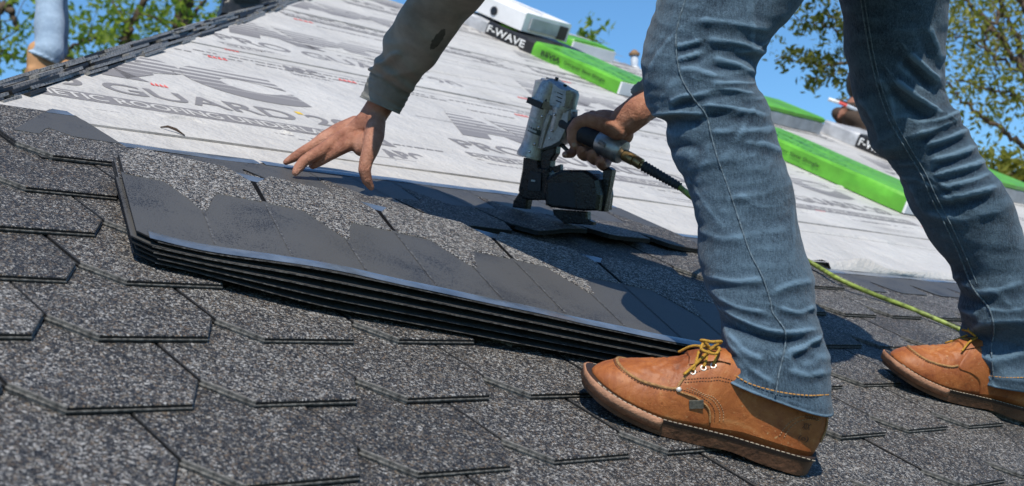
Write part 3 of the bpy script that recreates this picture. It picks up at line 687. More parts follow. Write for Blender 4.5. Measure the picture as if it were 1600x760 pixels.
# ------------------------------------------------------------------ loose shingle panels
def panel(F, rot, H, label, group=None, pale=False, film=True, name='loose_shingle', loc=None, dense=14):
    """F maps local (x along, y from the tab tips, z) in tabs to world; five tabs wide"""
    t = empty(name, loc if loc is not None else F(np.array([[2.5, H / 2, 0]]))[0], rot, label, 'roof shingle', group)
    tz = T
    # backing: thin lip above a recessed underside, sampled along x so that it can bend
    top_panel = pale
    def slab(poly_fn, z0, z1, nm, mats, mi_top=0, mi_side=1, n=40, y0=.3, y1=None, x0=0., x1=5., cham=0.0):
        mb = MB(); R = []
        for i in range(n + 1):
            x = x0 + (x1 - x0) * i / n
            e = max(0, 1 - min(x - x0, x1 - x) / (.16)) if cham else 0
            yy = y1 - cham * e ** 1.6
            R.append([(x, y0, z0), (x, yy, z0), (x, yy, z1), (x, yy - (yy - y0) * .25, z1), (x, yy - (yy - y0) * .5, z1), (x, min(.92, yy - (yy - y0) * .7), z1), (x, y0, z1)])
        R = np.array(R); mb.rings(F(R.reshape(-1, 3)).reshape(R.shape), 0, caps=(True, True))
        mb.m = [0 if (i < 7 * n and i % 7 in (2, 3, 4, 5)) else 1 for i in range(len(mb.f))]
        o = mb.build(nm, mats, t)
        return o
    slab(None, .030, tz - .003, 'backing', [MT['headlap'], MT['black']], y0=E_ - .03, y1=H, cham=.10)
    slab(None, -.002, .029, 'underside', [MT['recess_shade'], MT['recess_shade']], y1=H - .10, x0=.03, x1=4.97, y0=.2, cham=.10)
    # the pale broken line along the lip
    mb = MB(); n = 60; Vv = []
    for i in range(n + 1):
        x = .12 + 4.76 * i / n
        for y, z in ((H + .001, .0362), (H + .005, .0352), (H + .005, .0318), (H + .001, .0305)): Vv.append((x, y, z))
    mb.add(F(np.array(Vv)), [(i * 4 + j, (i + 1) * 4 + j, (i + 1) * 4 + j + 1, i * 4 + j + 1) for i in range(n) for j in range(3)])
    mb.build('lip', MT['edge_rim'], t, fix=False)
    for k in range(5):
        c, h = CH, CV
        pol = [(c, 0), (1 - c, 0), (1 - .016, h), (1 - .014, E_), (.715, E_ - .01), (.60, E_ + .24), (.515, E_ + .45), (.47, E_ + .44), (.42, E_ + .24), (.345, E_ + .02), (.014, E_), (.016, h)]
        pol = [(p[0] + k, p[1]) for p in pol]
        # sampled outline so that the tab follows the bend of its panel
        Q = []
        for a, b in zip(pol, pol[1:] + pol[:1]):
            m_ = max(1, int(math.hypot(b[0] - a[0], b[1] - a[1]) / .12))
            for s_ in range(m_): Q.append((a[0] + (b[0] - a[0]) * s_ / m_, a[1] + (b[1] - a[1]) * s_ / m_))
        Q = np.array(Q); nQ = len(Q); cc = np.array([k + .5, .45])
        def ring(z, off):
            d = (Q - cc) / np.linalg.norm(Q - cc, axis=1)[:, None]; q = Q + d * off
            return np.column_stack([q, np.full(nQ, z)])
        inn = ring(tz + .002, -.008)
        rr = [ring(0.0, 0), ring(.015, 0), ring(.015, -.008), ring(tz - .002, -.004), inn]
        # rows of inner points keep the granule face smooth where it bends
        for f_ in (.66, .33): rr.append(np.column_stack([cc + (inn[:, :2] - cc) * f_, np.full(nQ, tz + .002)]))
        mb = MB(); mb.add(F(np.vstack(rr)), [])
        for i, mi in enumerate((1, 1, 2, 3, 0, 0)):
            for j in range(nQ): mb.f.append([i * nQ + j, i * nQ + (j + 1) % nQ, (i + 1) * nQ + (j + 1) % nQ, (i + 1) * nQ + j]); mb.m.append(0 if (mi in (2, 3) and Q[j, 1] > E_ - .06 and Q[(j + 1) % nQ, 1] > E_ - .06) else mi)
        mb.f.append([6 * nQ + j for j in range(nQ)]); mb.m.append(0)
        mb.build('granule_tab', [MT['gran_sunlit'] if top_panel else MT['gran'], MT['edge_dark'], MT['edge_dark'], MT['edge_rim']], t, fix=False)
    mb = MB(); n = 60; Vv = []
    if not film: n = 0
    for i in range(n + 1):
        x = .07 + 4.86 * i / max(n, 1)
        for j, (dy, dz) in enumerate(((-.125, .001), (-.10, .005), (-.05, .006), (-.004, .003))):
            Vv.append((x, H + dy + .006 * math.sin(x * 4.3 + 1), tz + dz + .0012 * math.sin(x * 9 + j * 2)))
    mb.add(F(np.array(Vv)), [(i * 4 + j, (i + 1) * 4 + j, (i + 1) * 4 + j + 1, i * 4 + j + 1) for i in range(n) for j in range(3)])
    if film: mb.build('release_film', MT['film'], t, smooth=True, fix=False)
    # scuffed ghost lines of the slits on the smooth lap, and a thin scratch
    for k in range(1, 10):
        x = k * .5; a = E_ + (.02 if k % 2 == 0 else .34); mb = MB()
        q = np.array([(x - .008, a, tz), (x + .008, a, tz), (x + .012 + .01 * math.sin(k), H - .16, tz), (x - .004 + .01 * math.sin(k), H - .16, tz)])
        q[:, 2] += .0006
        mb.add(F(q), [(0, 1, 2, 3)]); mb.build('scuff_line', MT['scuff'], t, fix=False)
    if top_panel:            # the film of the next shingle shows in the notches between the tab tips
        for k in range(1, 5):
            mb = MB(); mb.add(F(np.array([(k - .19, .01, .018), (k + .19, .01, .018), (k + .02, CV + .03, .018), (k - .02, CV + .03, .018)])), [(0, 1, 2, 3)]); mb.build('release_film', MT['film'], t, fix=False)
    return t
MT['recess_shade'] = basic('shaded_underside', (0.006, 0.006, 0.007), 0.8, spec=0.1)  # darker than the polymer: shade of the recess put into the colour
MT['scuff'] = edge_mat('scuff', (0.04, 0.04, 0.043), (0.17, 0.17, 0.17), .45, .7)
SO = np.array([1.40, 1.75]); se1 = np.array([0.935, -0.355]); se2 = np.array([0.355, 0.935]); HS = 1.95
names = ['lowest shingle of the stack beside the tan boot, lying on the laid shingles', 'second shingle from the bottom of the stack beside the tan boot', 'middle one of the five shingles stacked beside the tan boot',
         'second shingle from the top of the stack beside the tan boot', 'topmost shingle of the stack beside the tan boot, speckled tabs under the reaching hand']
for i in range(5):
    jx, jy, jr = (0, 0, 0) if i == 4 else (random.uniform(-.03, .03), random.uniform(-.012, .012), random.uniform(-.003, .003))
    def F(V, i=i, jx=jx, jy=jy, jr=jr):
        V = np.asarray(V, float); xs = 4.935 - V[:, 0] + jx; ys = 1.90 - V[:, 1] + jy + jr * xs 
        uv = SO + xs[:, None] * se1 + ys[:, None] * se2
        q_ = np.clip(xs / 1.3, 0, 1); q_ = q_ * q_ * (3 - 2 * q_); uv = uv + (CC[:2] - uv) * (.075 * q_ / CC[2])[:, None]
        z = .040 + (.037 + .019 * q_) * i + V[:, 2] + .012 * np.sin(xs * 1.1 + .6) * (i + 1) / 5 - .030 * np.exp(-((xs - .35) / .45) ** 2) * np.clip(1 - ys, 0, 1) * (i / 4)
        return PW(np.column_stack([uv, z]))
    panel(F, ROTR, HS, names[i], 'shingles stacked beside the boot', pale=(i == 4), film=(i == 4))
def F(V):
    V = np.asarray(V, float); x, y = V[:, 0], V[:, 1]
    r = math.radians(1.0); uu = 3.85 + x * math.cos(r) - y * math.sin(r); vv = 4 * E_ - .03 + x * math.sin(r) + y * math.cos(r)
    lift = .10 * np.exp(-((x - 2.75) / .55) ** 2) * np.clip(1 - y / .95, 0, 1) ** 1.3 + .06 * np.exp(-((x - 3.75) / .5) ** 2) * np.clip(1 - y / .9, 0, 1) ** 1.3 + .03 * np.exp(-((x - 1.2) / .7) ** 2) * np.clip(1 - y, 0, 1) + .008 * np.exp(-(x / .35) ** 2)
    return PW(np.column_stack([uu, vv, V[:, 2] - y * T / E_ + .008 + lift]))
panel(F, ROTR, 1.52, 'shingle being nailed down under the nail gun, its tab tips lifting', None)
# ------------------------------------------------------------------ wrapped bundles and carton on the far slope
def face_text(parent, body, org, xd, yd, wd, ht, mat, name='lettering', bold=.01):
    me = fit_text(body, wd * S, ht * S, bold)
    R = Matrix([[float(xd[i]), float(yd[i]), float(np.cross(xd, yd)[i])] for i in range(3)])
    R = ROTR @ R
    V = np.array([v.co for v in me.vertices]) @ np.array(R).T + P(*org)
    me.vertices.foreach_set('co', V.ravel()); me.update()
    return link(name, me, mat, parent)
def rounded(u0, u1, v0, v1, w0, w1, r=.05, bulge=.03, n=9):
    mb = MB(); R = []
    for i in range(n + 1):
        t_ = i / n; v = v0 + (v1 - v0) * t_; e = 1 - .06 * max(0, 1 - min(t_, 1 - t_) * n) ** 2
        b = bulge * math.sin(t_ * 9.3 + u0); uc = (u0 + u1) / 2; hw = (u1 - u0) / 2 * e; h = (w1 - w0)
        R.append([(uc - hw, v, w0), (uc + hw, v, w0), (uc + hw + b * .3, v, w0 + h * .3), (uc + hw, v, w1 - r), (uc + hw - r, v, w1 + b * .2), (uc, v, w1 + b), (uc - hw + r, v, w1 + b * .2), (uc - hw, v, w1 - r), (uc - hw - b * .3, v, w0 + h * .3)])
    R = np.array(R); mb.rings(PW(R.reshape(-1, 3)).reshape(R.shape)); return mb
def bundle(label, u, v0, v1, wd, h, black=None, white=None, text=True, w0=UW - .01, green=True, name='shingle_bundle', flip=False):
    t = empty(name, P(u, v0, w0), ROTR, label, 'shingle bundle', 'wrapped shingle bundles on the far slope')
    cuts = []
    a = v0
    if green: 
        ge = black[0] if black else (white[0] if white else v1)
        autosmooth(rounded(u, u + wd, v0 + .02, ge, w0, w0 + h).build('green_wrap', MT['lime'], t), 40)
    if black: autosmooth(rounded(u - .004, u + wd + .004, black[0] + .004, black[1], w0, w0 + h + .004).build('black_wrap', MT['wrap_black'], t), 40)
    if white: autosmooth(rounded(u - .002, u + wd, white[0] + .004, white[1], w0, w0 + h - .01).build('white_wrap', MT['grey_wrap'], t), 40)
    mb = MB(); mb.box(P(u + wd / 2, v0 + .0, w0 + h * .45), np.array([wd / 2 * .93, .03, h * .42]) * S, M3); mb.build('end_face', MT['carton'], t)
    dn, up_ = (0, -1, 0), (0, 0, 1)
    if text and green:
        ge = black[0] if black else v1
        top = ge - .35
        face_text(t, 'REVIA', (u - .026, top, w0 + .30 * h), dn, up_, .62, .36 * h, MT['lime_ink'], bold=.03)
        face_text(t, 'Designer Slate Shingle', (u - .024, top - .74, w0 + .34 * h), dn, up_, 1.25, .28 * h, MT['lime_ink'])
        for j in range(3):
            face_text(t, 'REVIA REVIA REVIA', (u + .25 + wd * .26 * j, ge - .3, w0 + h + .042), dn, (1, 0, 0), min(2.4, ge - v0 - .5), .20, MT['lime_dark'], 'pattern_lettering')
    if black:
        face_text(t, 'F-WAVE', (u - .03, black[1] - .12, w0 + .22 * h), dn, up_, (black[1] - black[0]) * .8, .55 * h, MT['white_ink'], bold=.02)
        mb = MB(); mb.ball(P(u + .28, black[1] - .45, w0 + h + .01), np.array([.16, .28, .02]) * S, M3); mb.build('lime_dot', MT['lime_dot'], t, True)
        face_text(t, 'F-WAVE', (u + .62, black[1] - .1, w0 + h + .042), dn, (1, 0, 0), .9, .3, MT['white_ink'], 'top_lettering', bold=.02)
    return t
bundle('green wrapped bundle with black printed end, carrying the white carton', 17.35, 12.45, 17.7, 1.9, .30, black=(15.15, 16.75), white=(16.75, 17.7))
bundle('short green and white bundle behind the carton by the ridge', 20.6, 17.15, 18.3, 1.7, .32, white=(17.9, 18.3), text=False)
bundle('green wrapped bundle seen between the two denim legs, its whole face in view', 18.75, 6.35, 10.6, 1.95, .34)
mb = MB(); mb.box(P(20.3, 6.30, UW + .10), np.array([.22, .02, .09]) * S, M3); mb.build('orange_tape', MT['orange'], [o for o in COL.objects if o.name.startswith('shingle_bundle') and o.type == 'EMPTY'][-1])
bundle('bundle with white end and black band near the kneeling worker', 27.0, 9.3, 13.7, 1.9, .36, black=(11.3, 12.6), white=(12.6, 13.7), text=False)
def bundleU(label, u0, u1, v, wd, h):
    t = empty('shingle_bundle', P(u0, v, UW), ROTR, label, 'shingle bundle', 'wrapped shingle bundles on the far slope')
    n = 8; R = []
    for part, (w0, w1, mat) in dict(white_wrap=(UW, UW + h * .72, MT['grey_wrap']), green_wrap=(UW + h * .725, UW + h, MT['lime'])).items():
        R = []
        for i in range(n + 1):
            uu = u0 + (u1 - u0) * i / n; b = .02 * math.sin(i * 2.1)
            R.append([(uu, v + b, w0), (uu, v + b - .01, w1 - .03), (uu, v + .06, w1), (uu, v + wd, w1), (uu, v + wd, w0)])
        R = np.array(R); MB().rings(PW(R.reshape(-1, 3)).reshape(R.shape)).build(part, mat, t)
    mb = MB(); mb.box(P(u1 - .02, v + wd * .5, UW + h * .5), np.array([.06, wd * .47, h * .45]) * S, M3); mb.build('end_face', MT['carton'], t)
bundleU('white bundle with green top lying crosswise beside the near denim leg', 22.6, 26.3, 13.25, 1.5, .42)
bundleU('white bundle with green top lying by the far hip beside the rear denim leg', 26.8, 31.4, 9.4, 1.6, .46)
# carton
ct = empty('carton', P(17.4, 15.4, UW + .35), ROTR, 'white carton with a round hand hole on top of the green bundle', 'carton')
R_ = M3
mb = MB(); u0, u1, v0, v1, w0, w1 = 17.42, 19.0, 15.75, 18.1, UW + .36, UW + .78
autosmooth(rounded(u0, u1, v0, v1, w0, w1, .03, .015).build('body', MT['carton'], ct), 30)
mb = MB(); mb.ball(P(u0 - .02, 16.7, w0 + .17), np.array([.012, .12, .10]) * S, M3); mb.build('hand_hole', MT['wrap_black'], ct, True)
mb = MB(); mb.box(P(18.1, v0 - .035, w0 + .2), np.array([.45, .012, .13]) * S, M3); mb.build('printed_panel', MT['grey_wrap'], ct)
mb = MB(); mb.box(P(18.7, v0 - .036, w0 + .18), np.array([.14, .012, .15]) * S, M3); mb.build('dark_label', MT['wrap_black'], ct)
mb = MB(); mb.box(P(18.2, 17.0, w1 + .035), np.array([.02, 1.0, .006]) * S, M3); mb.build('lid_seam', MT['grey_wrap'], ct)
# vent pipe beyond the ridge
vp = empty('vent_pipe', P(23.4, 17.6, DECK), ROTR, 'small pale vent pipe with rusty cap by the far hip', 'vent pipe')
base = P(23.62, 17.45, DECK - .2); mb = MB(); mb.tube([base, base + [0, 0, .11]], .02, 12); mb.build('pipe', MT['pipe'], vp, True)
mb = MB(); mb.tube([base + [0, 0, .11], base + [0, 0, .12], base + [0, 0, .14]], [.028, .03, .01], 12); mb.build('cap', MT['rust'], vp)
mb = MB(); mb.tube([base + [0, 0, -.0], base + [0, 0, .05]], [.05, .025], 12); mb.build('flashing', MT['grey_wrap'], vp)
# ------------------------------------------------------------------ nail gun
a_cam = np.array([.32163, -.916988, -.235982])
h_cam = np.array([.61, .305, -.355]); h_cam /= np.linalg.norm(h_cam); h_cam -= a_cam * (a_cam @ h_cam); h_cam /= np.linalg.norm(h_cam)
toW = lambda c: AXR * c[0] + AXD * c[1] + AXF * c[2]
NA, NH = toW(a_cam), toW(h_cam); NS = toW(np.cross(h_cam, a_cam))
N0 = P(*un(815, 322, .075))
def TL(px, py, off=0.0):            # point of the tool's middle plane seen at (px, py), off photo pixels towards the viewer's side
    d = AXR * (px - 800) / FPX + AXD * (py - 380) / FPX + AXF
    t_ = ((N0 - CAMP) @ NS) / (d @ NS)
    return CAMP + d * t_ + NS * off * K
K = np.linalg.norm(N0 - CAMP) / FPX
gun = empty('nail_gun', N0, None, 'worn grey coil nail gun with black magazine, nose pressed on a shingle', 'nail gun')
def tl(lst): return [TL(*q) for q in lst]
mb = MB(); mb.tube(tl([(855, 160), (850, 178), (845, 196), (838, 220), (834, 233), (831.5, 242), (830.5, 246)]), np.array([22, 21.5, 21, 20.5, 21, 24, 24]) * K, 28)
mb.tube(tl([(880, 172), (874, 195), (868, 220)]), np.array([18, 17, 14]) * K, 16)
mb.tube(tl([(866, 180, 12), (858, 205, 12), (851, 232, 11)]), np.array([7, 7, 6]) * K, 8)
autosmooth(mb.build('body', MT['alloy'], gun), 40)
mb = MB(); mb.tube(tl([(855, 161), (857.5, 152), (863, 134), (865, 129), (865.5, 127)]), np.array([23, 22.5, 21.5, 20, 12]) * K, 24)
mb.tube(tl([(880.5, 172), (882.5, 164), (888, 145), (889, 141), (889.3, 140)]), np.array([19.5, 18.5, 17.5, 15.5, 8]) * K, 18)
mb.tube(tl([(880, 173.5), (881.3, 169)]), np.array([21, 21]) * K, 18)
autosmooth(mb.build('cap', MT['alloy'], gun), 40)
for q in ((857, 127), (871, 126.5), (884, 137.5)):
    mb = MB(); mb.tube([TL(*q, 4), TL(q[0] + 1.6, q[1] - 5, 4)], 3 * K, 6); mb.build('bolt', MT['tool_black'], gun)
mb = MB(); mb.tube(tl([(853.2, 168), (856.2, 157.5)]), np.array([26.5, 26.5]) * K, 6); autosmooth(mb.build('clamp_ring', MT['alloy'], gun), 50)
for q, s_ in (((839, 159, 18.5), 5), ((853, 164.5, 24.5), 8.5)):
    mb = MB(); mb.box(TL(*q), np.array([s_, 4.6, 4]) * K, np.column_stack([NH, NA, NS])); mb.build('ring_pad', MT['rubber'], gun)
def wrap_patch(c0, c1, r, a0, a1, name, mat, n=10):
    c0, c1 = TL(*c0), TL(*c1); mb = MB(); V = []
    for c in (c0, c1):
        for i in range(n + 1):
            a = math.radians(a0 + (a1 - a0) * i / n); V.append(c + r * K * (NH * math.cos(a) + NS * math.sin(a)))
    mb.add(V, [(i, i + 1, n + 2 + i, n + 1 + i) for i in range(n)]); return mb.build(name, mat, gun, True, fix=False)
wrap_patch((849, 180), (841.5, 209), 20.9, 40, 165, 'label', MT['label_dark'])
for y0, a0, a1, hgt in ((186, 60, 128, 4), (193.5, 78, 132, 7), (203.5, 70, 120, 3)):
    f_ = (y0 - 180) / 29; f2 = (y0 + hgt - 180) / 29
    wrap_patch((849 - 7.5 * f_, y0), (849 - 7.5 * f2, y0 + hgt), 21.3, a0, a1, 'label_print', MT['label_pale'], 6)
for q in ((857, 183, 19), (852, 200, 19), (845, 226, 18), (876, 180, 18), (871, 205, 16), (866, 217, 14), (838, 238, 20)):
    mb = MB(); mb.ball(TL(*q), 2.3 * K, n=6); mb.build('screw', MT['steel'], gun, True)
for a in range(3):
    mb = MB(); mb.tube(tl([(849.5 - a * 3.2 - 17, 186 + a * 17, 10), (849.5 - a * 3.2 + 15, 190 + a * 17, 14)]), 1.1 * K, 5)
for f_ in (.25, .55, .85):
    c = TL(881 + 4 * f_, 165 - 20 * f_); mb = MB(); an = np.linspace(-2.2, 2.2, 14)
    mb.tube(np.array([c + 18.2 * K * (NH * math.cos(t_) + NS * math.sin(t_)) for t_ in an]), .9 * K, 5); mb.build('cooling_rib', MT['tool_black'], gun, True)
TB = MT['tool_black']
def ext(poly, h0, h1, name, mat, bev=2.5):
    cx = np.mean([q[0] for q in poly]); cy = np.mean([q[1] for q in poly]); mb = MB(); R = []
    for o_, sc_ in ((h0, bev), (h0 + bev, 0), (h1 - bev, 0), (h1, bev)):
        R.append([TL(q[0] + (cx - q[0]) / max(1, math.hypot(cx - q[0], cy - q[1])) * sc_, q[1] + (cy - q[1]) / max(1, math.hypot(cx - q[0], cy - q[1])) * sc_, o_) for q in poly])
    mb.rings(np.array(R)); return mb.build(name, mat, gun)
autosmooth(ext([(857, 168), (898, 172), (897, 196), (884, 224), (868, 232), (850, 236), (846, 210)], -14, 15, 'rear_housing', MT['alloy'], 4), 22)
autosmooth(ext([(843, 126), (868, 123.5), (886, 136), (898, 142), (897, 160), (894, 171), (862, 170), (836, 157)], -17, 18, 'head_casting', MT['alloy'], 5), 22)
mb = MB(); mb.tube(tl([(869, 128, 8), (863, 160, 21), (858, 172, 21)]), 1.6 * K, 6); mb.build('casting_line', TB, gun, True)
ext([(824, 247), (846, 247), (848, 262), (862, 264), (864, 270), (864, 313), (836, 313), (822, 310), (816, 298), (822, 266)], -13, 14, 'nose_block', TB)
ext([(847, 240), (868, 226), (874, 214), (872, 240), (864, 252), (863, 266), (849, 266)], -9, 9, 'feed_housing', TB)
ext([(818, 296), (834, 300), (829, 312), (826, 327), (804, 324), (806, 313)], -9, 9, 'nose_foot', TB)
ext([(836, 268), (854, 270), (853, 300), (832, 298)], 14.2, 16.5, 'nose_cover', MT['rubber'], .6)
ext([(839, 281), (845, 282), (844.5, 284.5), (838.5, 283.5)], 16.6, 17.4, 'nose_mark', MT['label_pale'], .1)
ext([(862, 262), (878, 257), (878, 266), (868, 270)], -5, 5, 'latch', TB, 1)
ext([(863, 280), (876, 272), (888, 266), (926, 266), (936, 272), (946, 281), (949, 305), (946, 329), (922, 329.5), (900, 327.5), (872, 324), (864, 320), (861, 300)], -25, 26, 'magazine', TB, 4.5)
ext([(910, 285), (912, 325), (871, 319), (869, 286)], 25.2, 26.4, 'magazine_panel', MT['rubber'], .8)
ext([(917, 288), (942, 289), (942, 292), (917, 291)], 25.2, 27, 'magazine_rib', TB, .4)
ext([(917, 298), (942, 299), (942, 302), (917, 301)], 25.2, 27, 'magazine_rib', TB, .4)
ext([(946, 266), (954, 261), (960, 266), (957, 284), (952, 310), (948, 331), (938, 330), (944, 300), (945, 280)], -8, 9, 'magazine_arm', TB)
ext([(866, 327), (921, 331), (921, 343), (930, 347), (929, 352), (899, 350), (884, 349), (868, 336)], -7, 8, 'magazine_foot', TB)
mb = MB(); mb.tube(tl([(877, 189), (884, 194), (905, 205), (925, 214), (940, 221)]), np.array([15, 16.5, 15.5, 15.5, 16]) * K, 18); autosmooth(mb.build('grip', MT['rubber'], gun), 50)
mb = MB(); mb.tube(tl([(937, 219.5), (940, 221), (968, 236), (973, 239), (975, 240.2)]), np.array([17, 19, 20, 18, 10]) * K, 18)
mb.tube(tl([(945, 222, 19), (955, 228, 19)]), 3 * K, 8)
autosmooth(mb.build('handle_end', MT['alloy'], gun), 40)
mb = MB(); mb.tube(tl([(868, 222, 2), (880, 228, 2), (890, 238, 2), (889, 246, 2)]), np.array([4, 3.5, 3.2, 2]) * K, 8); mb.build('trigger', TB, gun, True)
mb = MB(); mb.tube(tl([(971, 238), (978, 243)]), 6 * K, 10); mb.build('nipple', MT['steel'], gun, True)
# air hose: brass coupler, strain relief, hose
hose = empty('air_hose', TL(990, 252), None, 'lime green air hose with brass coupler running behind the legs', 'hose')
mb = MB(); mb.tube(tl([(974, 242), (976, 243), (990, 250), (990.5, 250.3), (992, 251), (1002, 257), (1003, 257.5), (1008, 261)]), np.array([7, 9, 9, 7.5, 8.5, 8.5, 6, 6]) * K, 12); autosmooth(mb.build('coupler', MT['brass'], hose), 40)
q0, q1 = TL(1006, 260), TL(1062, 292); pts = [q0 + (q1 - q0) * i / 48 for i in range(49)]
mb = MB(); mb.tube(pts, [(7.6 - 1.8 * i / 48 + (.7 if i % 4 < 2 else -.4)) * K for i in range(49)], 12); mb.build('strain_relief', MT['rubber'], hose, True)
hp = [TL(1058, 290), TL(1066, 296), TL(1085, 311), at(1125, 338, 13.0), at(1190, 372, 13.9), at(1262, 408, 14.9)]
for q in ((1310, 436, .10), (1365, 460, .07), (1420, 481, .055), (1470, 502, .05), (1515, 522, .05), (1570, 548, .05), (1640, 585, .05), (1750, 640, .05)):
    hp.append(P(*un(*q)))
pp = catmull(hp, 90); mb = MB(); mb.tube(pp, 4.2 * .00128, 12); mb.build('hose_line', MT['hose'], hose, True)
# ------------------------------------------------------------------ the worker
person = empty('person', P(6.2, -.3, 0), None, 'worker in blue jeans and grey long-sleeved shirt bending over with nail gun in hand', 'person')
def leg(pairs, folds, seams, hem_pts, nm, nr=210, M=150, amp=1.0, seed=0):
    A = np.array([[*p[:5], p[5], p[6]] for p in pairs], float)
    A = catmull(A, nr)
    Lw = np.array([at(a[0], a[1], a[4]) for a in A]); Rw = np.array([at(a[2], a[3], a[4] + (a[7] if len(a) > 7 else 0)) for a in A])
    Cc = (Lw + Rw) / 2; X = (Rw - Lw) / 2; hw = np.linalg.norm(X, axis=1)
    tg = np.gradient(Cc, axis=0); tg /= np.linalg.norm(tg, axis=1)[:, None]
    view = Cc - CAMP; view /= np.linalg.norm(view, axis=1)[:, None]
    Xn = X / hw[:, None]
    Z = -view; Z = Z - Xn * np.sum(Z * Xn, 1)[:, None]; Z /= np.linalg.norm(Z, axis=1)[:, None]
    th = np.arange(M) * 2 * math.pi / M
    ct, st = np.cos(th), np.sin(th)
    pw = np.interp(np.linspace(0, 1, nr), [0, .06, .18], [.62, .66, .92])[:, None]
    cx = np.sign(ct) * np.abs(ct)[None] ** pw; sz = np.sign(st) * np.abs(st)[None] ** pw
    down = -np.cross(Xn, Z); 
    sgn = np.sign(np.sum(down * AXD, 1)); down *= sgn[:, None]
    V = Cc[:, None] + X[:, None] * cx[:, :, None] + (Z * (hw * A[:, 5])[:, None])[:, None] * sz[:, :, None] + (down * (A[:, 6] * np.linalg.norm(Cc - CAMP, axis=1) / FPX)[:, None])[:, None] * sz[:, :, None]
    nrm = V - Cc[:, None]; nrm /= np.linalg.norm(nrm, axis=2)[:, :, None]
    px, py, dd = proj(V.reshape(-1, 3)); pxs, pys = px.reshape(nr, M), py.reshape(nr, M); k = (dd.reshape(nr, M) * S / FPX)
    disp = np.zeros((nr, M))
    near = np.clip((st + .55) / .7, 0, 1)[None, :]
    for fl in folds:
        pts, A_, w_ = fl[0], fl[1] * 1.35, fl[2]
        tr = fl[3] if len(fl) > 3 else 0.55
        pts = catmull(np.array(pts, float), 40)
        d = np.full((nr, M), 1e9); sg = np.zeros((nr, M)); tt = np.zeros((nr, M))
        for i in range(39):
            a, b = pts[i], pts[i + 1]; ab = b - a; L2 = ab @ ab + 1e-9
            t_ = np.clip(((pxs - a[0]) * ab[0] + (pys - a[1]) * ab[1]) / L2, 0, 1)
            ex, ey = pxs - a[0] - t_ * ab[0], pys - a[1] - t_ * ab[1]; di = np.hypot(ex, ey)
            up_ = di < d; d = np.where(up_, di, d); sg = np.where(up_, np.sign(ab[0] * ey - ab[1] * ex), sg); tt = np.where(up_, (i + t_) / 39, tt)
        env = np.clip(np.minimum(tt, 1 - tt) * 5 + .25, 0, 1)
        s_ = d * sg
        disp += A_ * env * (np.exp(-(d / w_) ** 1.15) - tr * np.exp(-((s_ - 1.9 * w_) / (1.15 * w_)) ** 2)) * near
    # soft drapery all round
    r2 = np.random.default_rng(seed); u_ = np.linspace(0, 1, nr)[:, None] * 30
    for _ in range(14):
        ku, kt = r2.uniform(.5, 2.6), r2.integers(-3, 4); ph = r2.uniform(0, 6.28)
        disp += amp * .9 / (1 + .5 * ku) * np.sin(ku * u_ + kt * th[None] + ph + .8 * np.sin(.37 * u_ + ph))
    for _ in range(10):
        ku, kt = r2.uniform(4, 9), r2.integers(-6, 7); ph = r2.uniform(0, 6.28)
        disp += amp * .16 * np.sin(ku * u_ + kt * th[None] + ph)
    # sharp random creases running slantwise over the cloth
    for _ in range(46):
        uc, tc_ = r2.uniform(1, 29), r2.uniform(0, 6.28); sl_, ln, wd, aa = r2.uniform(-1.6, 1.6), r2.uniform(.35, .9), r2.uniform(.22, .5), r2.uniform(.8, 2.4)
        dt = (th[None] - tc_ + math.pi) % (2 * math.pi) - math.pi
        du = u_ - uc - sl_ * dt * 2.2 - .5 * np.sin(dt * 4 + uc)
        disp += aa * np.exp(-(dt / ln) ** 2) * (np.exp(-np.abs(du / wd) ** 1.3) - .45 * np.exp(-((du - 2 * wd) / (1.2 * wd)) ** 2))
    V = V + nrm * (disp * k)[:, :, None]
    mb = MB()
    # hem: turned under with thickness
    e = V[0] + (Cc[0] - V[0]) * .045; e2 = V[6] + (Cc[6] - V[6]) * .06; 
    Vall = np.concatenate([e2[None], e[None], V]); mb.rings(Vall, caps=(False, False))
    # seam ribs snapped to the cloth
    px, py, dd = proj(V.reshape(-1, 3)); W = V.reshape(-1, 3); Nn = nrm.reshape(-1, 3)
    out = []
    for pts, r_, kind in seams:
        q = catmull(np.array(pts, float), max(24, len(pts) * 10)); line = []
        for x, y in q:
            c = np.argsort((px - x) ** 2 + (py - y) ** 2 + np.where(dd > np.median(dd) + .6, 1e6, 0))[:12]
            j = c[np.argmin(dd[c])]; d0 = np.linalg.norm(W[j] - CAMP)
            ray = AXR * (x - 800) / FPX + AXD * (y - 380) / FPX + AXF; ray /= np.linalg.norm(ray)
            n_ = Nn[j]; den = ray @ n_
            t_ = d0 if abs(den) < .3 else ((W[j] - CAMP) @ n_) / den
            line.append(CAMP + ray * (t_ - r_ * .25))
        out.append((np.array(line), r_, kind))
    return mb, out
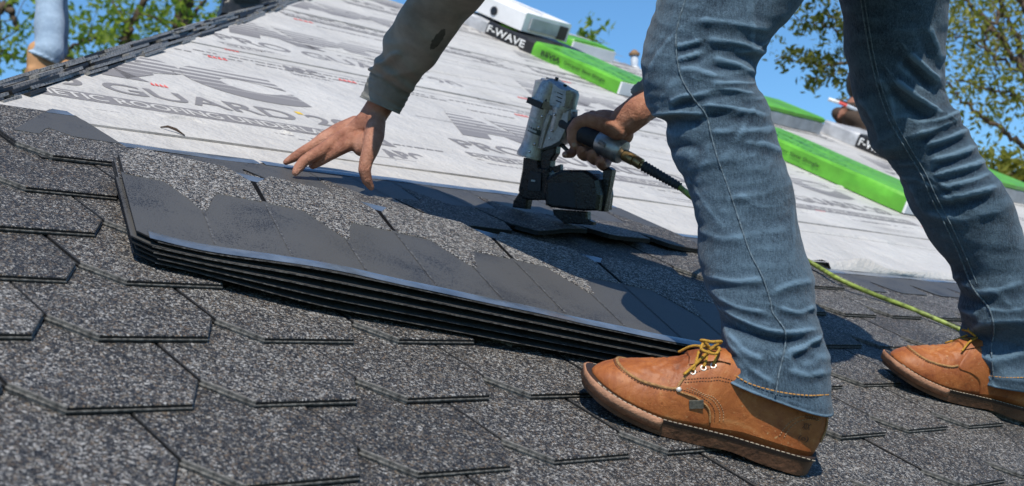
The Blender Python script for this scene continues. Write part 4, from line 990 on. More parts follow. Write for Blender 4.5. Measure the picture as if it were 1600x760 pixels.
near_pairs = [(1108, 563, 1298, 632, 8.26, 0.90, 24), (1121, 548, 1297, 610, 8.26, 0.90, 18), (1128, 522, 1294, 570, 8.27, 0.9, 10), (1127, 497, 1289, 538, 8.29, 0.88, 6), (1118, 476, 1277, 507, 8.3, 0.84, 3), (1107, 452, 1274, 480, 8.33, 0.85, 0), (1097, 425, 1271, 440, 8.37, 0.86, 0), (1090, 388, 1258, 392, 8.42, 0.88, 0), (1089, 352, 1247, 347, 8.46, 0.9, 0), (1083, 317, 1237, 312, 8.49, 0.9, 0), (1072, 288, 1230, 277, 8.52, 0.9, 0), (1057, 258, 1219, 234, 8.54, 0.9, 0), (1045, 220, 1206, 194, 8.56, 0.9, 0), (1038, 192, 1197, 163, 8.57, 0.9, 0), (1017, 172, 1186, 143, 8.58, 0.9, 0), (1007, 142, 1180, 126, 8.59, 0.9, 0), (1003, 100, 1180, 106, 8.6, 0.9, 0), (1008, 60, 1190, 82, 8.62, 0.9, 0), (1019, 26, 1207, 61, 8.64, 0.92, 0), (1034, -10, 1228, 33, 8.67, 0.94, 0), (1058, -60, 1262, -14, 8.71, 0.96, 0), (1095, -120, 1310, -60, 8.76, 1, 0), (1150, -190, 1362, -120, 8.82, 1, 0)]
nf = [([(1019, 180), (1060, 176), (1104, 178)], 7, 7, .8), ([(1046, 160), (1064, 152), (1082, 146)], 5, 6), ([(1060, 106), (1090, 108), (1120, 119)], 5, 7), ([(1058, 94), (1076, 88), (1096, 82)], 4.5, 5), ([(1054, 74), (1076, 68), (1096, 62)], 4.5, 5),
      ([(1080, 149), (1125, 139), (1188, 148)], 5, 7), ([(1094, 163), (1140, 168), (1198, 181)], 5, 8), ([(1070, 118), (1120, 128), (1185, 130)], 4.5, 7), ([(1112, 88), (1145, 98), (1182, 116)], 5, 8), ([(1100, 60), (1150, 66), (1195, 84)], 5, 9), ([(1090, 30), (1140, 34), (1205, 50)], 4.5, 9),
      ([(1160, 222), (1192, 224), (1222, 236)], 4, 6), ([(1110, 205), (1150, 205), (1205, 200)], 3.5, 9), ([(1044, 235), (1070, 228), (1100, 236)], -4, 8, .3),
      ([(1106, 430), (1150, 440), (1195, 434)], 4, 8), ([(1120, 480), (1178, 508), (1224, 518), (1275, 512)], 7.5, 9, .9), ([(1124, 500), (1165, 545), (1195, 562)], 5, 9), ([(1232, 552), (1256, 540), (1284, 522)], 7, 8, .9), ([(1205, 455), (1240, 442), (1270, 438)], 4, 8),
      ([(1132, 525), (1175, 575), (1215, 600)], 4, 8), ([(1110, 455), (1150, 478), (1200, 486)], 4, 8), ([(1230, 575), (1262, 585), (1292, 580)], 4, 7), ([(1092, 360), (1130, 372), (1170, 368)], 2.5, 10), ([(1150, 300), (1190, 322), (1236, 318)], 2.5, 11), ([(1215, 480), (1245, 486), (1275, 478)], 4, 6)]
ns = [([(1072, -5), (1062, 28), (1056, 58), (1058, 95), (1066, 125), (1084, 155), (1103, 180), (1112, 215), (1122, 250), (1140, 300), (1155, 345), (1172, 395), (1190, 430), (1203, 468), (1208, 490), (1226, 516), (1226, 545), (1217, 585), (1212, 618)], .0010, 'seam'),
      ([(1119, 562), (1140, 580), (1170, 599), (1215, 612), (1260, 618), (1295, 617)], .0008, 'thread'), ]
mbn, sn = leg(near_pairs, nf, ns, None, 'near', seed=3)
rear_pairs = [(1512, 582, 1656, 600, 11.42, 0.82, 18), (1508, 562, 1657, 577, 11.41, 0.82, 13), (1508, 525, 1655, 540, 11.38, 0.82, 6), (1506, 500, 1652, 508, 11.22, 0.85, 0), (1502, 475, 1645, 478, 11.21, 0.88, 0), (1500, 445, 1632, 440, 11.19, 0.9, 0), (1487, 419, 1614, 405, 11.16, 0.9, 0), (1466, 390, 1598, 372, 11.12, 0.9, 0), (1437, 338, 1580, 330, 11.06, 0.9, 0), (1414, 292, 1560, 288, 11.0, 0.9, 0), (1402, 268, 1540, 262, 10.97, 0.9, 0), (1389, 252, 1518, 222, 10.94, 0.9, 0), (1367, 234, 1497, 186, 10.9, 0.9, 0), (1354, 200, 1480, 163, 10.86, 0.9, 0), (1338, 157, 1473, 136, 10.82, 0.9, 0), (1327, 98, 1470, 95, 10.73, 0.92, 0), (1321, 50, 1476, 48, 10.66, 0.95, 0), (1316, 0, 1478, 0, 10.58, 1, 0), (1308, -60, 1484, -60, 10.5, 1, 0), (1295, -130, 1492, -130, 10.4, 1, 0), (1290, -180, 1495, -180, 10.3, 1, 0)]
rf = [([(1420, 84), (1441, 103), (1466, 130)], 8, 7, .8), ([(1398, 124), (1428, 150), (1470, 178)], 9, 9, .8), ([(1436, 190), (1470, 186), (1500, 172)], 5, 6), ([(1430, 211), (1470, 198), (1508, 180)], 6, 6.5), ([(1446, 226), (1480, 216), (1512, 202)], 6, 6.5), ([(1452, 251), (1490, 242), (1526, 228)], 6, 7), ([(1458, 274), (1496, 264), (1540, 250)], 6, 7),
      ([(1466, 292), (1500, 286), (1550, 270)], 4, 6), ([(1466, 310), (1505, 305), (1556, 290)], 5.5, 7), ([(1440, 330), (1500, 342), (1575, 325)], 3, 9), ([(1370, 120), (1392, 150), (1400, 200)], 4, 12), ([(1340, 150), (1362, 180), (1375, 225)], 3, 8), ([(1390, 255), (1420, 285), (1445, 330)], 3, 7),
      ([(1500, 440), (1540, 455), (1600, 440)], 4, 10), ([(1508, 520), (1550, 505), (1610, 500)], 5, 9), ([(1512, 550), (1560, 560), (1620, 545)], 5, 9), ([(1530, 480), (1580, 485), (1640, 470)], 4, 9), ([(1450, 40), (1462, 70), (1468, 96)], 4, 8)]
rs = [([(1344, -5), (1352, 45), (1360, 90), (1372, 140), (1388, 185), (1404, 215), (1422, 245), (1440, 275), (1455, 310), (1478, 355), (1500, 402), (1520, 450), (1545, 482), (1553, 515), (1549, 545), (1552, 590)], .0015, 'seam'),
      ([(1350, -5), (1358, 45), (1366, 90), (1378, 138), (1394, 181), (1410, 211), (1428, 241), (1446, 271), (1462, 306), (1485, 350), (1507, 397), (1527, 445)], .0011, 'seam'),
      ([(1521, 577), (1550, 588), (1600, 590), (1650, 584)], .0009, 'thread')]
mbr, sr = leg(rear_pairs, rf, rs, None, 'rear', seed=11)
jeans = MB(); jeans.add(np.concatenate(mbn.v), mbn.f); jeans.add(np.concatenate(mbr.v), mbr.f)
# seat of the jeans
hipN, hipR = at(1262, -160, 8.85), at(1394, -175, 10.3); pelv = (hipN + hipR) / 2
waist = P(5.0, 1.5, 3.72); ax = waist - pelv; axn = ax / np.linalg.norm(ax); lat = hipR - hipN; lat -= axn * (lat @ axn); lat /= np.linalg.norm(lat); fr = np.cross(lat, axn)
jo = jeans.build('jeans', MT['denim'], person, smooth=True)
seat = MB(); topN, topR = at(1245, -150, 8.82), at(1393, -150, 10.35)
seat.chain([topN, hipN, pelv, waist], [.098, .115, .135, .13], 18); seat.chain([topR, hipR, pelv], [.098, .115, .135], 18); seat.chain([hipN, hipR], [.12, .12], 18)
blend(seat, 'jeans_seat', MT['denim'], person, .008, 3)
for lines in (sn, sr):
    for line, r_, kind in lines:
        mb = MB()
        if kind == 'thread':
            L = np.concatenate([[0], np.cumsum(np.linalg.norm(np.diff(line, axis=0), axis=1))]); step = .0058; s_ = 0
            while s_ + .0042 < L[-1]:
                p = [np.array([np.interp(x, L, line[:, i]) for i in range(3)]) for x in (s_, s_ + .0042)]
                mb.tube(p, r_, 5); s_ += step
            mb.build('hem_stitching', MT['thread'], jo)['kind'] = 'stuff'
        else:
            wob = np.array([1 + .3 * math.sin(i * 1.9) for i in range(len(line))])
            mb.tube(line, r_ * wob, 6); mb.build('outer_seam', MT['seam'], jo, smooth=True)
MT['leather2'] = leather_mat('tan_leather_quarter')
MT['stitch2'] = basic('worn_stitch', (0.36, 0.22, 0.12), 0.8, bump=0)
# ---------------------------------------------------------------- boots
XS = [(0.0, .016, .0), (.004, .024, 0), (.012, .031, 0), (.03, .0365, 0), (.06, .0375, 0), (.09, .0365, 0), (.12, .0375, 0), (.15, .041, 0), (.18, .0455, 0), (.205, .0475, 0), (.23, .0465, 0), (.25, .043, 0), (.265, .037, 0), (.278, .028, 0), (.286, .018, 0), (.2905, .006, 0)]
ZT = [(0.0, .089), (.02, .091), (.045, .098), (.075, .102), (.10, .106), (.12, .110), (.150, .113), (.17, .104), (.187, .094), (.203, .085), (.217, .078), (.232, .071), (.25, .063), (.265, .056), (.278, .047), (.286, .039), (.2905, .033)]
def ip(t, x): return float(np.interp(x, [q[0] for q in t], [q[1] for q in t]))
def zs(x): return .016 * max(0, (x - .18) / .11) ** 2
def upper(x, ph):                                        # point of the boot's upper: ph 0 outer side .. pi inner side
    w_ = ip(XS, x); zt = ip(ZT, x) + zs(x) * .5; zb = .026 - .004 * min(1, x / .2) + zs(x)
    lean = .86 if x < .12 else .86 - .0 * x
    cy, sz = math.cos(ph), math.sin(ph)
    k = max(0, min(1, (.16 - x) / .06))                   # tall straight collar, round vamp
    e1 = 2 / (2.05 + 1.9 * k); e2 = 2 / (2.0 + 1.2 * k)
    y = w_ * math.copysign(abs(cy) ** e1, cy); z = zb + (zt - zb) * abs(sz) ** e2
    y *= 1 - (.18 * k) * ((z - zb) / (zt - zb)) 
    hb = -.004 * math.sin(math.pi * min(1, max(0, (z - zb) / .085))) * max(0, 1 - x / .03)
    return np.array([x + hb - .007 * max(0, 1 - x / .05) * ((z - zb) / .09) ** 2 * -1, y, z])
def make_boot(o0, fwd, side, lx):
    fwd = np.array([*fwd, 0.]); fwd /= np.linalg.norm(fwd); lf = np.array([-fwd[1], fwd[0], 0]) * side
    B0_ = P(*o0); fx, fy, fz = M3 @ fwd, M3 @ lf, M3 @ np.array([0, 0, 1.])
    G = lambda q: B0_ + np.asarray(q)[..., 0:1] * fx * lx + np.asarray(q)[..., 1:2] * fy + np.asarray(q)[..., 2:3] * fz
    xs = np.concatenate([np.linspace(0, .03, 10), np.linspace(.034, .25, 130), np.linspace(.254, .2905, 14)])
    nph = 44; R = []
    for x in xs:
        row = [upper(x, math.pi * j / (nph - 1)) for j in range(nph)]
        # creases across the flex of the vamp
        for j, q in enumerate(row):
            c = math.sin(math.pi * j / (nph - 1)); cr = 0
            for xc, a_ in ((.193, .0026), (.1985, .0020), (.2045, .0030), (.2115, .0018), (.219, .0026), (.229, .0014)):
                cr -= a_ * math.exp(-((x - xc - .006 * math.sin(j * .35)) / .0024) ** 2) * (.6 + .4 * math.sin(j * .5 + xc * 900))
            q[2] += cr * c ** 2
            q[2] += .0009 * c * math.sin(x * 260 + 3 * math.sin(j * .7)) * max(0, min(1, (x - .17) / .02)) * max(0, min(1, (.262 - x) / .02))
            if j < nph // 2: q[1] += .0012 * math.sin(x * 90 + j * .3) * c
        R.append(row)
    mb = MB(); mb.rings(G(np.array(R)), caps=(True, True), closed=True)
    boot = mb.build('boot', MT['leather'], person, smooth=True)
    # sole, welt
    def outl(x, ex): w_ = ip(XS, min(x, .2905)); return w_ + ex
    def solesec(z0f, z1f, ex0, ex1, name, mat, dx0=-.006, dx1=.298):
        xs2 = np.concatenate([dx0 + (1 - np.cos(np.linspace(0, math.pi / 2, 8))) * .03, np.linspace(.03, .25, 22), .25 + np.sin(np.linspace(.1, math.pi / 2, 12)) * (dx1 - .25)])
        R = []
        for i, x in enumerate(xs2):
            t0 = min(1, max(0, (x - dx0) / .03)); t1 = min(1, max(0, (dx1 - x) / (dx1 - .25)))
            wf = math.sqrt(max(0.0004, 1 - (1 - t0) ** 2)) * math.sqrt(max(.0004, 1 - (1 - t1) ** 2))
            w_ = (np.interp(x, [-.01, .03, .07, .11, .15, .2, .23, .25, .298], [.037, .0385, .0385, .037, .041, .0485, .0475, .047, .044])) * wf
            z0, z1 = z0f(x), z1f(x)
            R.append([(x, w_ + ex0, z0), (x, w_ + ex1, z1), (x, -w_ - ex1, z1), (x, -w_ - ex0, z0)])
        mb = MB(); mb.rings(G(np.array(R))); return autosmooth(mb.build(name, mat, boot), 50)
    top_ = lambda x: .0265 - .0045 * min(1, max(0, x) / .2) + zs(x)
    bot_ = lambda x: .0005 + .006 * math.exp(-((x - .105) / .03) ** 2) * .6 + zs(x) * 1.05
    solesec(bot_, lambda x: top_(x) - .0052, .000, .0025, 'sole', MT['sole'])
    solesec(lambda x: top_(x) - .0050, lambda x: top_(x), .0030, .0042, 'welt', MT['welt'], -.006, .299)
    # pale rubbed toe edge
    R = []
    for a in np.linspace(-1.25, 1.25, 26):
        pass
    mb = MB(); R = []
    for x, sgn_ in [(x, 1) for x in np.linspace(.20, .297, 18)] + [(x, -1) for x in np.linspace(.297, .20, 18)]:
        t1 = min(1, max(0, (.298 - x) / (.298 - .25))); wf = math.sqrt(max(.0004, 1 - (1 - t1) ** 2))
        w_ = np.interp(x, [.2, .23, .25, .298], [.0485, .0475, .047, .044]) * wf
        nx = (1 - t1) * .0035
        R.append([(x + nx, sgn_ * (w_ + .0052), top_(x) - .014), (x + nx, sgn_ * (w_ + .0062), top_(x) - .001), (x + nx, sgn_ * (w_ + .0035), top_(x) + .0006), (x, sgn_ * w_ * .97, top_(x) - .001)])
    mb.rings(G(np.array(R)), closed=True); mb.build('toe_edge', MT['sole_pale'], boot, smooth=True)
    # white stitching round the welt
    mb = MB(); x = .004
    while x < .285:
        for sgn_ in (1, -1):
            q = []
            for xx in (x, x + .0042):
                t1 = min(1, max(0, (.298 - xx) / .048)); wf = math.sqrt(max(.0004, 1 - (1 - t1) ** 2))
                w_ = np.interp(xx, [-.01, .03, .07, .11, .15, .2, .23, .25, .298], [.037, .0385, .0385, .037, .041, .0485, .0475, .047, .044]) * wf
                q.append((xx, sgn_ * (w_ + .0030), top_(xx) + .0004))
            mb.tube(G(np.array(q)), .0006, 4)
        x += .0066
    mb.build('welt_stitching', MT['stitch'], boot)['kind'] = 'stuff'
    def surf(x, ph, lift=0.0):
        p = upper(x, ph); e = 1e-3; du = upper(x + e, ph) - p; dp = upper(x, ph + e) - p
        n_ = np.cross(dp, du); n_ /= np.linalg.norm(n_) + 1e-12
        if n_[2] < 0 and abs(n_[2]) > .2: n_ = -n_
        if p[1] > .01 and n_[1] < 0 and abs(n_[2]) <= .2: n_ = -n_
        return p + n_ * lift
    def line(name, pts, r, mat, dash=None, lift=.0003, n=60):
        if name in ('quarter_stitching', 'facing_stitching', 'counter_stitching', 'heel_seam', 'quarter_edge'): lift = .0015
        q = catmull(np.array(pts, float), n); W_ = np.array([surf(a, b, lift) for a, b in q]); W_ = G(W_)
        mb = MB()
        if dash:
            L = np.concatenate([[0], np.cumsum(np.linalg.norm(np.diff(W_, axis=0), axis=1))]); s_ = 0
            while s_ + dash * .6 < L[-1]:
                mb.tube([np.array([np.interp(z, L, W_[:, i]) for i in range(3)]) for z in (s_, s_ + dash * .6)], r, 4); s_ += dash
        else: mb.tube(W_, r, 7)
        return mb.build(name, mat, boot, smooth=True)
    # quarter: a second layer of leather over the back of the boot
    QE = [(.04, .140), (.22, .148), (.34, .156), (.44, .168), (.50, .180), (.56, .192), (.66, .194), (.80, .191), (.95, .186), (1.12, .180)]
    Rq = []
    for ph in np.linspace(.03, 1.12, 26):
        xe = np.interp(ph, [q[0] for q in QE], [q[1] for q in QE]); Rq.append([surf(x, ph, .0013 if x > .004 else .0004) for x in np.linspace(.003, xe, 40)])
    rim = [[surf(q_x, q_p, -.0005) for q_x in (np.interp(q_p, [q[0] for q in QE], [q[1] for q in QE]) + .0006,)][0] for q_p in np.linspace(.03, 1.12, 26)]
    Rq = [row + [rim[i]] for i, row in enumerate(Rq)]
    for side_ in (1, -1):
        mb = MB(); mb.rings(G(np.array(Rq) * np.array([1, side_, 1])), caps=(False, False), closed=False); mb.build('quarter_panel', MT['leather2'], boot, smooth=True)
    # moccasin toe seam: outer side, round the toe, inner side
    U = [(.193, .62), (.205, .62), (.22, .66), (.240, .74), (.256, .95), (.264, 1.25), (.266, 1.57), (.264, 1.9), (.256, 2.2), (.240, 2.4), (.21, 2.5), (.195, 2.48)]
    line('toe_seam', U, .0021, MT['suede'], lift=.0002)
    line('toe_stitching', [(a + .003, b - .05 if b < 1.57 else b + .05) for a, b in U], .0008, MT['darkthread'], .0042)
    # quarter edge down from the throat, facing seams
    line('quarter_edge', [(.1800, 1.12), (.1860, .95), (.1910, .80), (.1940, .66), (.1930, .56)], .0019, MT['suede'])
    line('quarter_edge', [(.1930, .56), (.1800, .50), (.1680, .44), (.1560, .34), (.1480, .22), (.1430, .08)], .0013, MT['suede'])
    for o_ in (0, .006, .0105):
        line('quarter_stitching', [(.1900 - o_, .60 + o_ * 4), (.1770 - o_, .545), (.1640 - o_, .475), (.1520 - o_, .365), (.1425 - o_, .23), (.1380 - o_, .09)], .0006, MT['stitch2'] if o_ else MT['darkthread'], .0034)
    line('facing_stitching', [(.1880, .74), (.1600, .74), (.1300, .72), (.1150, .70)], .0006, MT['darkthread'], .0036)
    line('facing_stitching', [(.1880, .80), (.1600, .80), (.1300, .78), (.1150, .76)], .0006, MT['darkthread'], .0036)
    line('facing_stitching', [(.1860, .90), (.1700, .97), (.1540, 1.02)], .0006, MT['darkthread'], .0036)
    line('counter_stitching', [(.056, .10), (.052, .28), (.042, .50), (.028, .66), (.012, .74)], .0006, MT['stitch2'], .0036)
    line('counter_stitching', [(.050, .10), (.047, .26), (.038, .45), (.026, .60), (.012, .68)], .0006, MT['stitch2'], .0036)
    line('heel_seam', [(.0035, .16), (.003, .4), (.004, .7), (.006, .95)], .0014, MT['suede'])
    mb = MB(); mb.ball(G(surf(.1925, .60, .001)), .0036, n=7); mb.build('rivet', MT['eyelet'], boot, True)
    for a, b in ((.181, .96), (.170, 1.02), (.159, 1.06)):
        c = surf(a, b, .0008); c1 = surf(a, b, .003); nn = c1 - c; nn /= np.linalg.norm(nn); x_, y_ = perp(nn); an = np.linspace(0, 2 * math.pi, 15)
        mb = MB(); mb.tube(G(np.array([c + .0031 * (math.cos(t_) * x_ + math.sin(t_) * y_) for t_ in an])), .0012, 6, caps=False); mb.build('eyelet', MT['eyelet'], boot, True)
        line('lace', [(a, b + .02), (a - .002, b + .18), (a - .004, b + .4), (a - .006, 1.57)], .0019, MT['lace'], lift=.003)
    # tongue and bow
    mb = MB(); mb.rings(G(np.array([[(x, y, ip(ZT, x) + dz) for y, dz in ((.02, -.004), (.012, .003), (-.012, .003), (-.02, -.004))] for x in (.187, .178, .168, .155, .14)])), closed=True); autosmooth(mb.build('tongue', MT['leather'], boot), 60)
    def free(name, pts, r, n=30):
        mb = MB(); mb.tube(G(catmull(np.array(pts, float), n)), r, 8); mb.build(name, MT['lace'], boot, smooth=True)
    zt = ip(ZT, .166)
    free('lace', [(0.1640, .004, zt + .006), (0.1700, .014, zt + .004), (0.1810, .024, zt - .012), (0.1920, .034, zt - .026)], .0018)
    free('lace', [(0.1660, .002, zt + .006), (0.1580, .012, zt + .014), (0.1640, .026, zt + .009), (0.1800, .022, zt + .008), (0.1760, .006, zt + .012), (0.1660, .0, zt + .008)], .0019)
    free('lace', [(0.1640, -.002, zt + .006), (0.1560, .004, zt + .020), (0.1700, .014, zt + .019), (0.1800, .004, zt + .014), (0.1680, -.004, zt + .009)], .0019)
    free('lace', [(0.1660, -.004, zt + .006), (0.1820, -.016, zt - .002), (0.1930, -.026, zt - .018)], .0017)
    # small dark tag at the quarter seam
    c = surf(.167, .40, .0015); mb = MB(); mb.box(G(c + [0, .0006, -.004]), (.0088, .0016, .0052), np.column_stack([fx * .93 - fz * .36, fy, fz * .93 + fx * .36])); mb.build('tag', MT['tagm'], boot)
    # stamp on the heel
    for body, zz, wd, ht in (('RHINO', .073, .017, .0045), ('XIX', .060, .010, .008), ('(o)', .044, .013, .008)):
        me = fit_text(body, wd, ht, .01); V = []
        for v_ in me.vertices:
            xx = .033 - v_.co.x; z_ = zz + v_.co.y
            # find the section angle at that height
            lo, hi = 0.02, 1.5
            for _ in range(18):
                mi_ = (lo + hi) / 2
                if upper(xx, mi_)[2] < z_: lo = mi_
                else: hi = mi_
            p = upper(xx, lo); V.append(p + [0, .0022, 0])
        me.vertices.foreach_set('co', G(np.array(V)).ravel()); me.update()
        link('heel_stamp', me, MT['darkthread'], boot)
    return boot
make_boot((4.685, -1.055, .04), (-.75, .66), 1, 1.03)
make_boot((8.97, -.73, .04), (-.82, .57), -1, 1.05)
# ---------------------------------------------------------------- shirt
def sleeve(pairs, nr, name, mat, M=140, seed=0, amp=1.3, folds=(), cap=(False, False), inner=True, parent=person, patch=None):
    A = catmull(np.array(pairs, float), nr)
    Lw = np.array([at(a[0], a[1], a[4]) for a in A]); Rw = np.array([at(a[2], a[3], a[4]) for a in A])
    Cc = (Lw + Rw) / 2; X = (Rw - Lw) / 2; hw = np.linalg.norm(X, axis=1); Xn = X / hw[:, None]
    view = Cc - CAMP; view /= np.linalg.norm(view, axis=1)[:, None]; Z = -view - Xn * np.sum(-view * Xn, 1)[:, None]; Z /= np.linalg.norm(Z, axis=1)[:, None]
    th = np.arange(M) * 2 * math.pi / M
    V = Cc[:, None] + X[:, None] * np.cos(th)[None, :, None] + (Z * (hw * A[:, 5])[:, None])[:, None] * np.sin(th)[None, :, None]
    nrm = V - Cc[:, None]; nrm /= np.linalg.norm(nrm, axis=2)[:, :, None]
    px, py, dd = proj(V.reshape(-1, 3)); px, py, k = px.reshape(nr, M), py.reshape(nr, M), dd.reshape(nr, M) * S / FPX
    disp = np.zeros((nr, M)); r2 = np.random.default_rng(seed); u_ = np.linspace(0, 1, nr)[:, None] * 22
    for _ in range(12):
        ku, kt = r2.uniform(.4, 2.2), r2.integers(-3, 4); ph = r2.uniform(0, 6.28); disp += amp * .8 / (1 + .4 * ku) * np.sin(ku * u_ + kt * th[None] + ph)
    near = np.clip((np.sin(th) + .5) / .7, 0, 1)[None]
    for pts, A_, w_ in folds:
        q = catmull(np.array(pts, float), 30); d = np.min([np.hypot(px - x, py - y) for x, y in q], axis=0); disp += A_ * np.exp(-(d / w_) ** 2) * near
    V = V + nrm * (disp * k)[:, :, None]
    mb = MB(); rings = [V[i] for i in range(nr)]
    if inner: rings = [V[3] + (Cc[3] - V[3]) * .10, V[0] + (Cc[0] - V[0]) * .07] + rings
    mb.rings(rings, caps=cap); o = mb.build(name, mat, parent, smooth=True)
    if patch:
        o.data.materials.append(MT['shirt_dark']); vx = np.array([v_.co for v_ in o.data.vertices]); vx = (np.array(WM[o.name]) @ np.column_stack([vx, np.ones(len(vx))]).T).T[:, :3]
        qx, qy, qd = proj(vx)
        for p_ in o.data.polygons:
            i_ = list(p_.vertices); x, y, d_ = qx[i_].mean(), qy[i_].mean(), qd[i_].mean()
            for cx, cy, rx, ry, a_, dm in patch:
                c_, s_ = math.cos(a_), math.sin(a_); e1, e2 = (x - cx) * c_ + (y - cy) * s_, -(x - cx) * s_ + (y - cy) * c_
                if (e1 / rx) ** 2 + (e2 / ry) ** 2 < 1 and d_ < dm: p_.material_index = 1
    return o, V
RP = lambda u, v, w: P(u, v, w)
shL, shR = P(3.75, 2.3, 2.7), P(4.75, 3.3, 3.0)
nb = P(3.98, 2.62, 3.02)
l2 = shR - shL; l2 /= np.linalg.norm(l2); mid = waist + (nb - waist) * .5; dn_ = np.array([0, 0, -1.0])
torso = MB()
for s_ in (1, -1):
    torso.chain([waist + l2 * s_ * .075, mid + l2 * s_ * .105 + dn_ * .02, nb + l2 * s_ * .085 + (waist - nb) * .12], [.125, .145, .115], 18)
torso.chain([waist, mid, nb], [.135, .15, .10], 18); torso.chain([shL, nb + (waist - nb) * .08, shR], [.078, .10, .078], 16)
torso.chain([shL, at(762, -160, 9.4), at(735, -95, 9.75)], [.078, .068, .058], 16); torso.chain([shR, at(830, -190, 10.95), at(940, -135, 11.3)], [.078, .07, .055], 16)
torso.chain([waist + l2 * .07, pelv + l2 * .05 + (waist - pelv) * .55], [.13, .14], 16); torso.chain([waist - l2 * .07, pelv - l2 * .05 + (waist - pelv) * .55], [.13, .14], 16)
shirt = blend(torso, 'shirt', MT['shirt'], person, .008, 3)
lsp = [(578, 112, 641, 147, 11.3, .8), (584, 98, 650, 132, 11.22, .82), (596, 78, 664, 115, 11.08, .84), (611, 44, 690, 84, 10.85, .86), (636, 0, 727, 36, 10.5, .86), (658, -44, 762, -4, 10.15, .88), (680, -85, 790, -45, 9.85, .9), (695, -125, 810, -95, 9.55, .92), (705, -165, 825, -145, 9.35, .95)]
sleeve(lsp, 210, 'sleeve', MT['shirt'], seed=5, folds=[([(582, 110), (600, 98), (622, 86)], 5, 5), ([(592, 122), (612, 118), (640, 112)], 3, 6), ([(640, 40), (664, 60), (690, 70)], 2.5, 8), ([(610, 70), (640, 70), (668, 84)], 2.5, 8), ([(650, 5), (680, 20), (712, 24)], 3, 9)], inner=False, parent=shirt, patch=[(684, 62, 19, 6.5, -.95, 11.05)])
sleeve([(562, 152, 624, 179, 11.5, .82), (567, 143, 629, 170, 11.48, .84), (572, 130, 635, 160, 11.43, .85), (577, 117, 640, 149, 11.38, .84), (580, 109, 642, 144, 11.35, .80)], 30, 'cuff', MT['cuff'], seed=6, amp=.25, parent=shirt)
# dark damp patch on the sleeve, a cloth-thin oval on its near side
rsp = [(986, 142, 1020, 186, 12.1, .9), (992, 132, 1030, 178, 12.1, .9), (1010, 108, 1062, 150, 12.1, .9), (1030, 66, 1085, 104, 12.15, .9), (1052, 20, 1112, 48, 12.05, .9), (1045, -35, 1115, -45, 11.9, .9), (985, -85, 1030, -145, 11.5, .95), (890, -130, 930, -205, 11.1, 1), (785, -150, 815, -245, 10.85, 1)]
sleeve(rsp, 60, 'sleeve', MT['shirt'], seed=8, inner=False, parent=shirt)
sleeve([(985, 144, 1017.5, 189, 12.12, .92), (990, 136, 1026, 183, 12.1, .92), (998, 127, 1037, 174, 12.1, .92)], 16, 'cuff', MT['cuff'], seed=9, amp=.2, parent=shirt)
# ---------------------------------------------------------------- body: one blended surface
b_ = MB()
def ch(lst, n=14):                   # (px, py, depth, radius in photo pixels)
    pts = [at(q[0], q[1], q[2]) for q in lst]; rad = [q[3] * q[2] * S / FPX for q in lst]
    b_.chain(pts, rad, n)
def bl(px, py, d, rx, ry, rz, ang=0.0):
    k = d * S / FPX; a = math.radians(ang); ex = AXR * math.cos(a) + AXD * math.sin(a); ey = AXD * math.cos(a) - AXR * math.sin(a)
    b_.ball(at(px, py, d), np.array([rx, ry, rz]) * k, np.column_stack([ex, ey, -AXF]), n=12)
# reaching hand
ch([(612, 130, 11.45, 23), (592, 168, 11.55, 21), (580, 186, 11.58, 20.5)])
ch([(584, 184, 11.55, 20), (566, 197, 11.55, 18), (545, 212, 11.53, 14)])
bl(561, 206, 11.58, 33, 19, 14, 150)
bl(549, 219, 11.5, 27, 14, 13, 150)
ch([(556, 197, 11.75, 14.8), (530, 207, 11.68, 13.1), (506, 219, 11.6, 11.2), (490, 228, 11.55, 9.3), (474, 237, 11.48, 8.7), (458, 247, 11.43, 7.5), (447, 253.5, 11.40, 5.2)])        # ring finger
ch([(556, 194, 11.95, 13.7), (528, 203, 11.9, 10.8), (508, 213, 11.85, 9.1), (490, 226, 11.78, 7.8), (474, 240, 11.70, 6.6), (466, 248, 11.66, 5.2)])                                     # little finger
ch([(552, 208, 11.52, 14.2), (525, 221, 11.42, 12.5), (502, 236, 11.30, 10.6), (484, 246, 11.2, 9.6), (474, 253, 11.16, 8.9), (466, 263, 11.13, 8.2), (461.5, 270, 11.10, 5.9)])   # middle finger
ch([(552, 220, 11.45, 13.7), (531, 232, 11.38, 11.6), (513, 243, 11.34, 9.8), (500, 251, 11.33, 9.0), (489, 258, 11.33, 7.2)])                                                                    # index finger
ch([(586, 190, 11.5, 17), (585, 212, 11.38, 16), (579, 234, 11.28, 13.5), (572, 252, 11.24, 11), (569.5, 266, 11.22, 10.2), (573, 281, 11.24, 8.6), (580, 293.5, 11.28, 5.2)])   # thumb
bl(568, 226, 11.42, 20, 17, 12, 120)
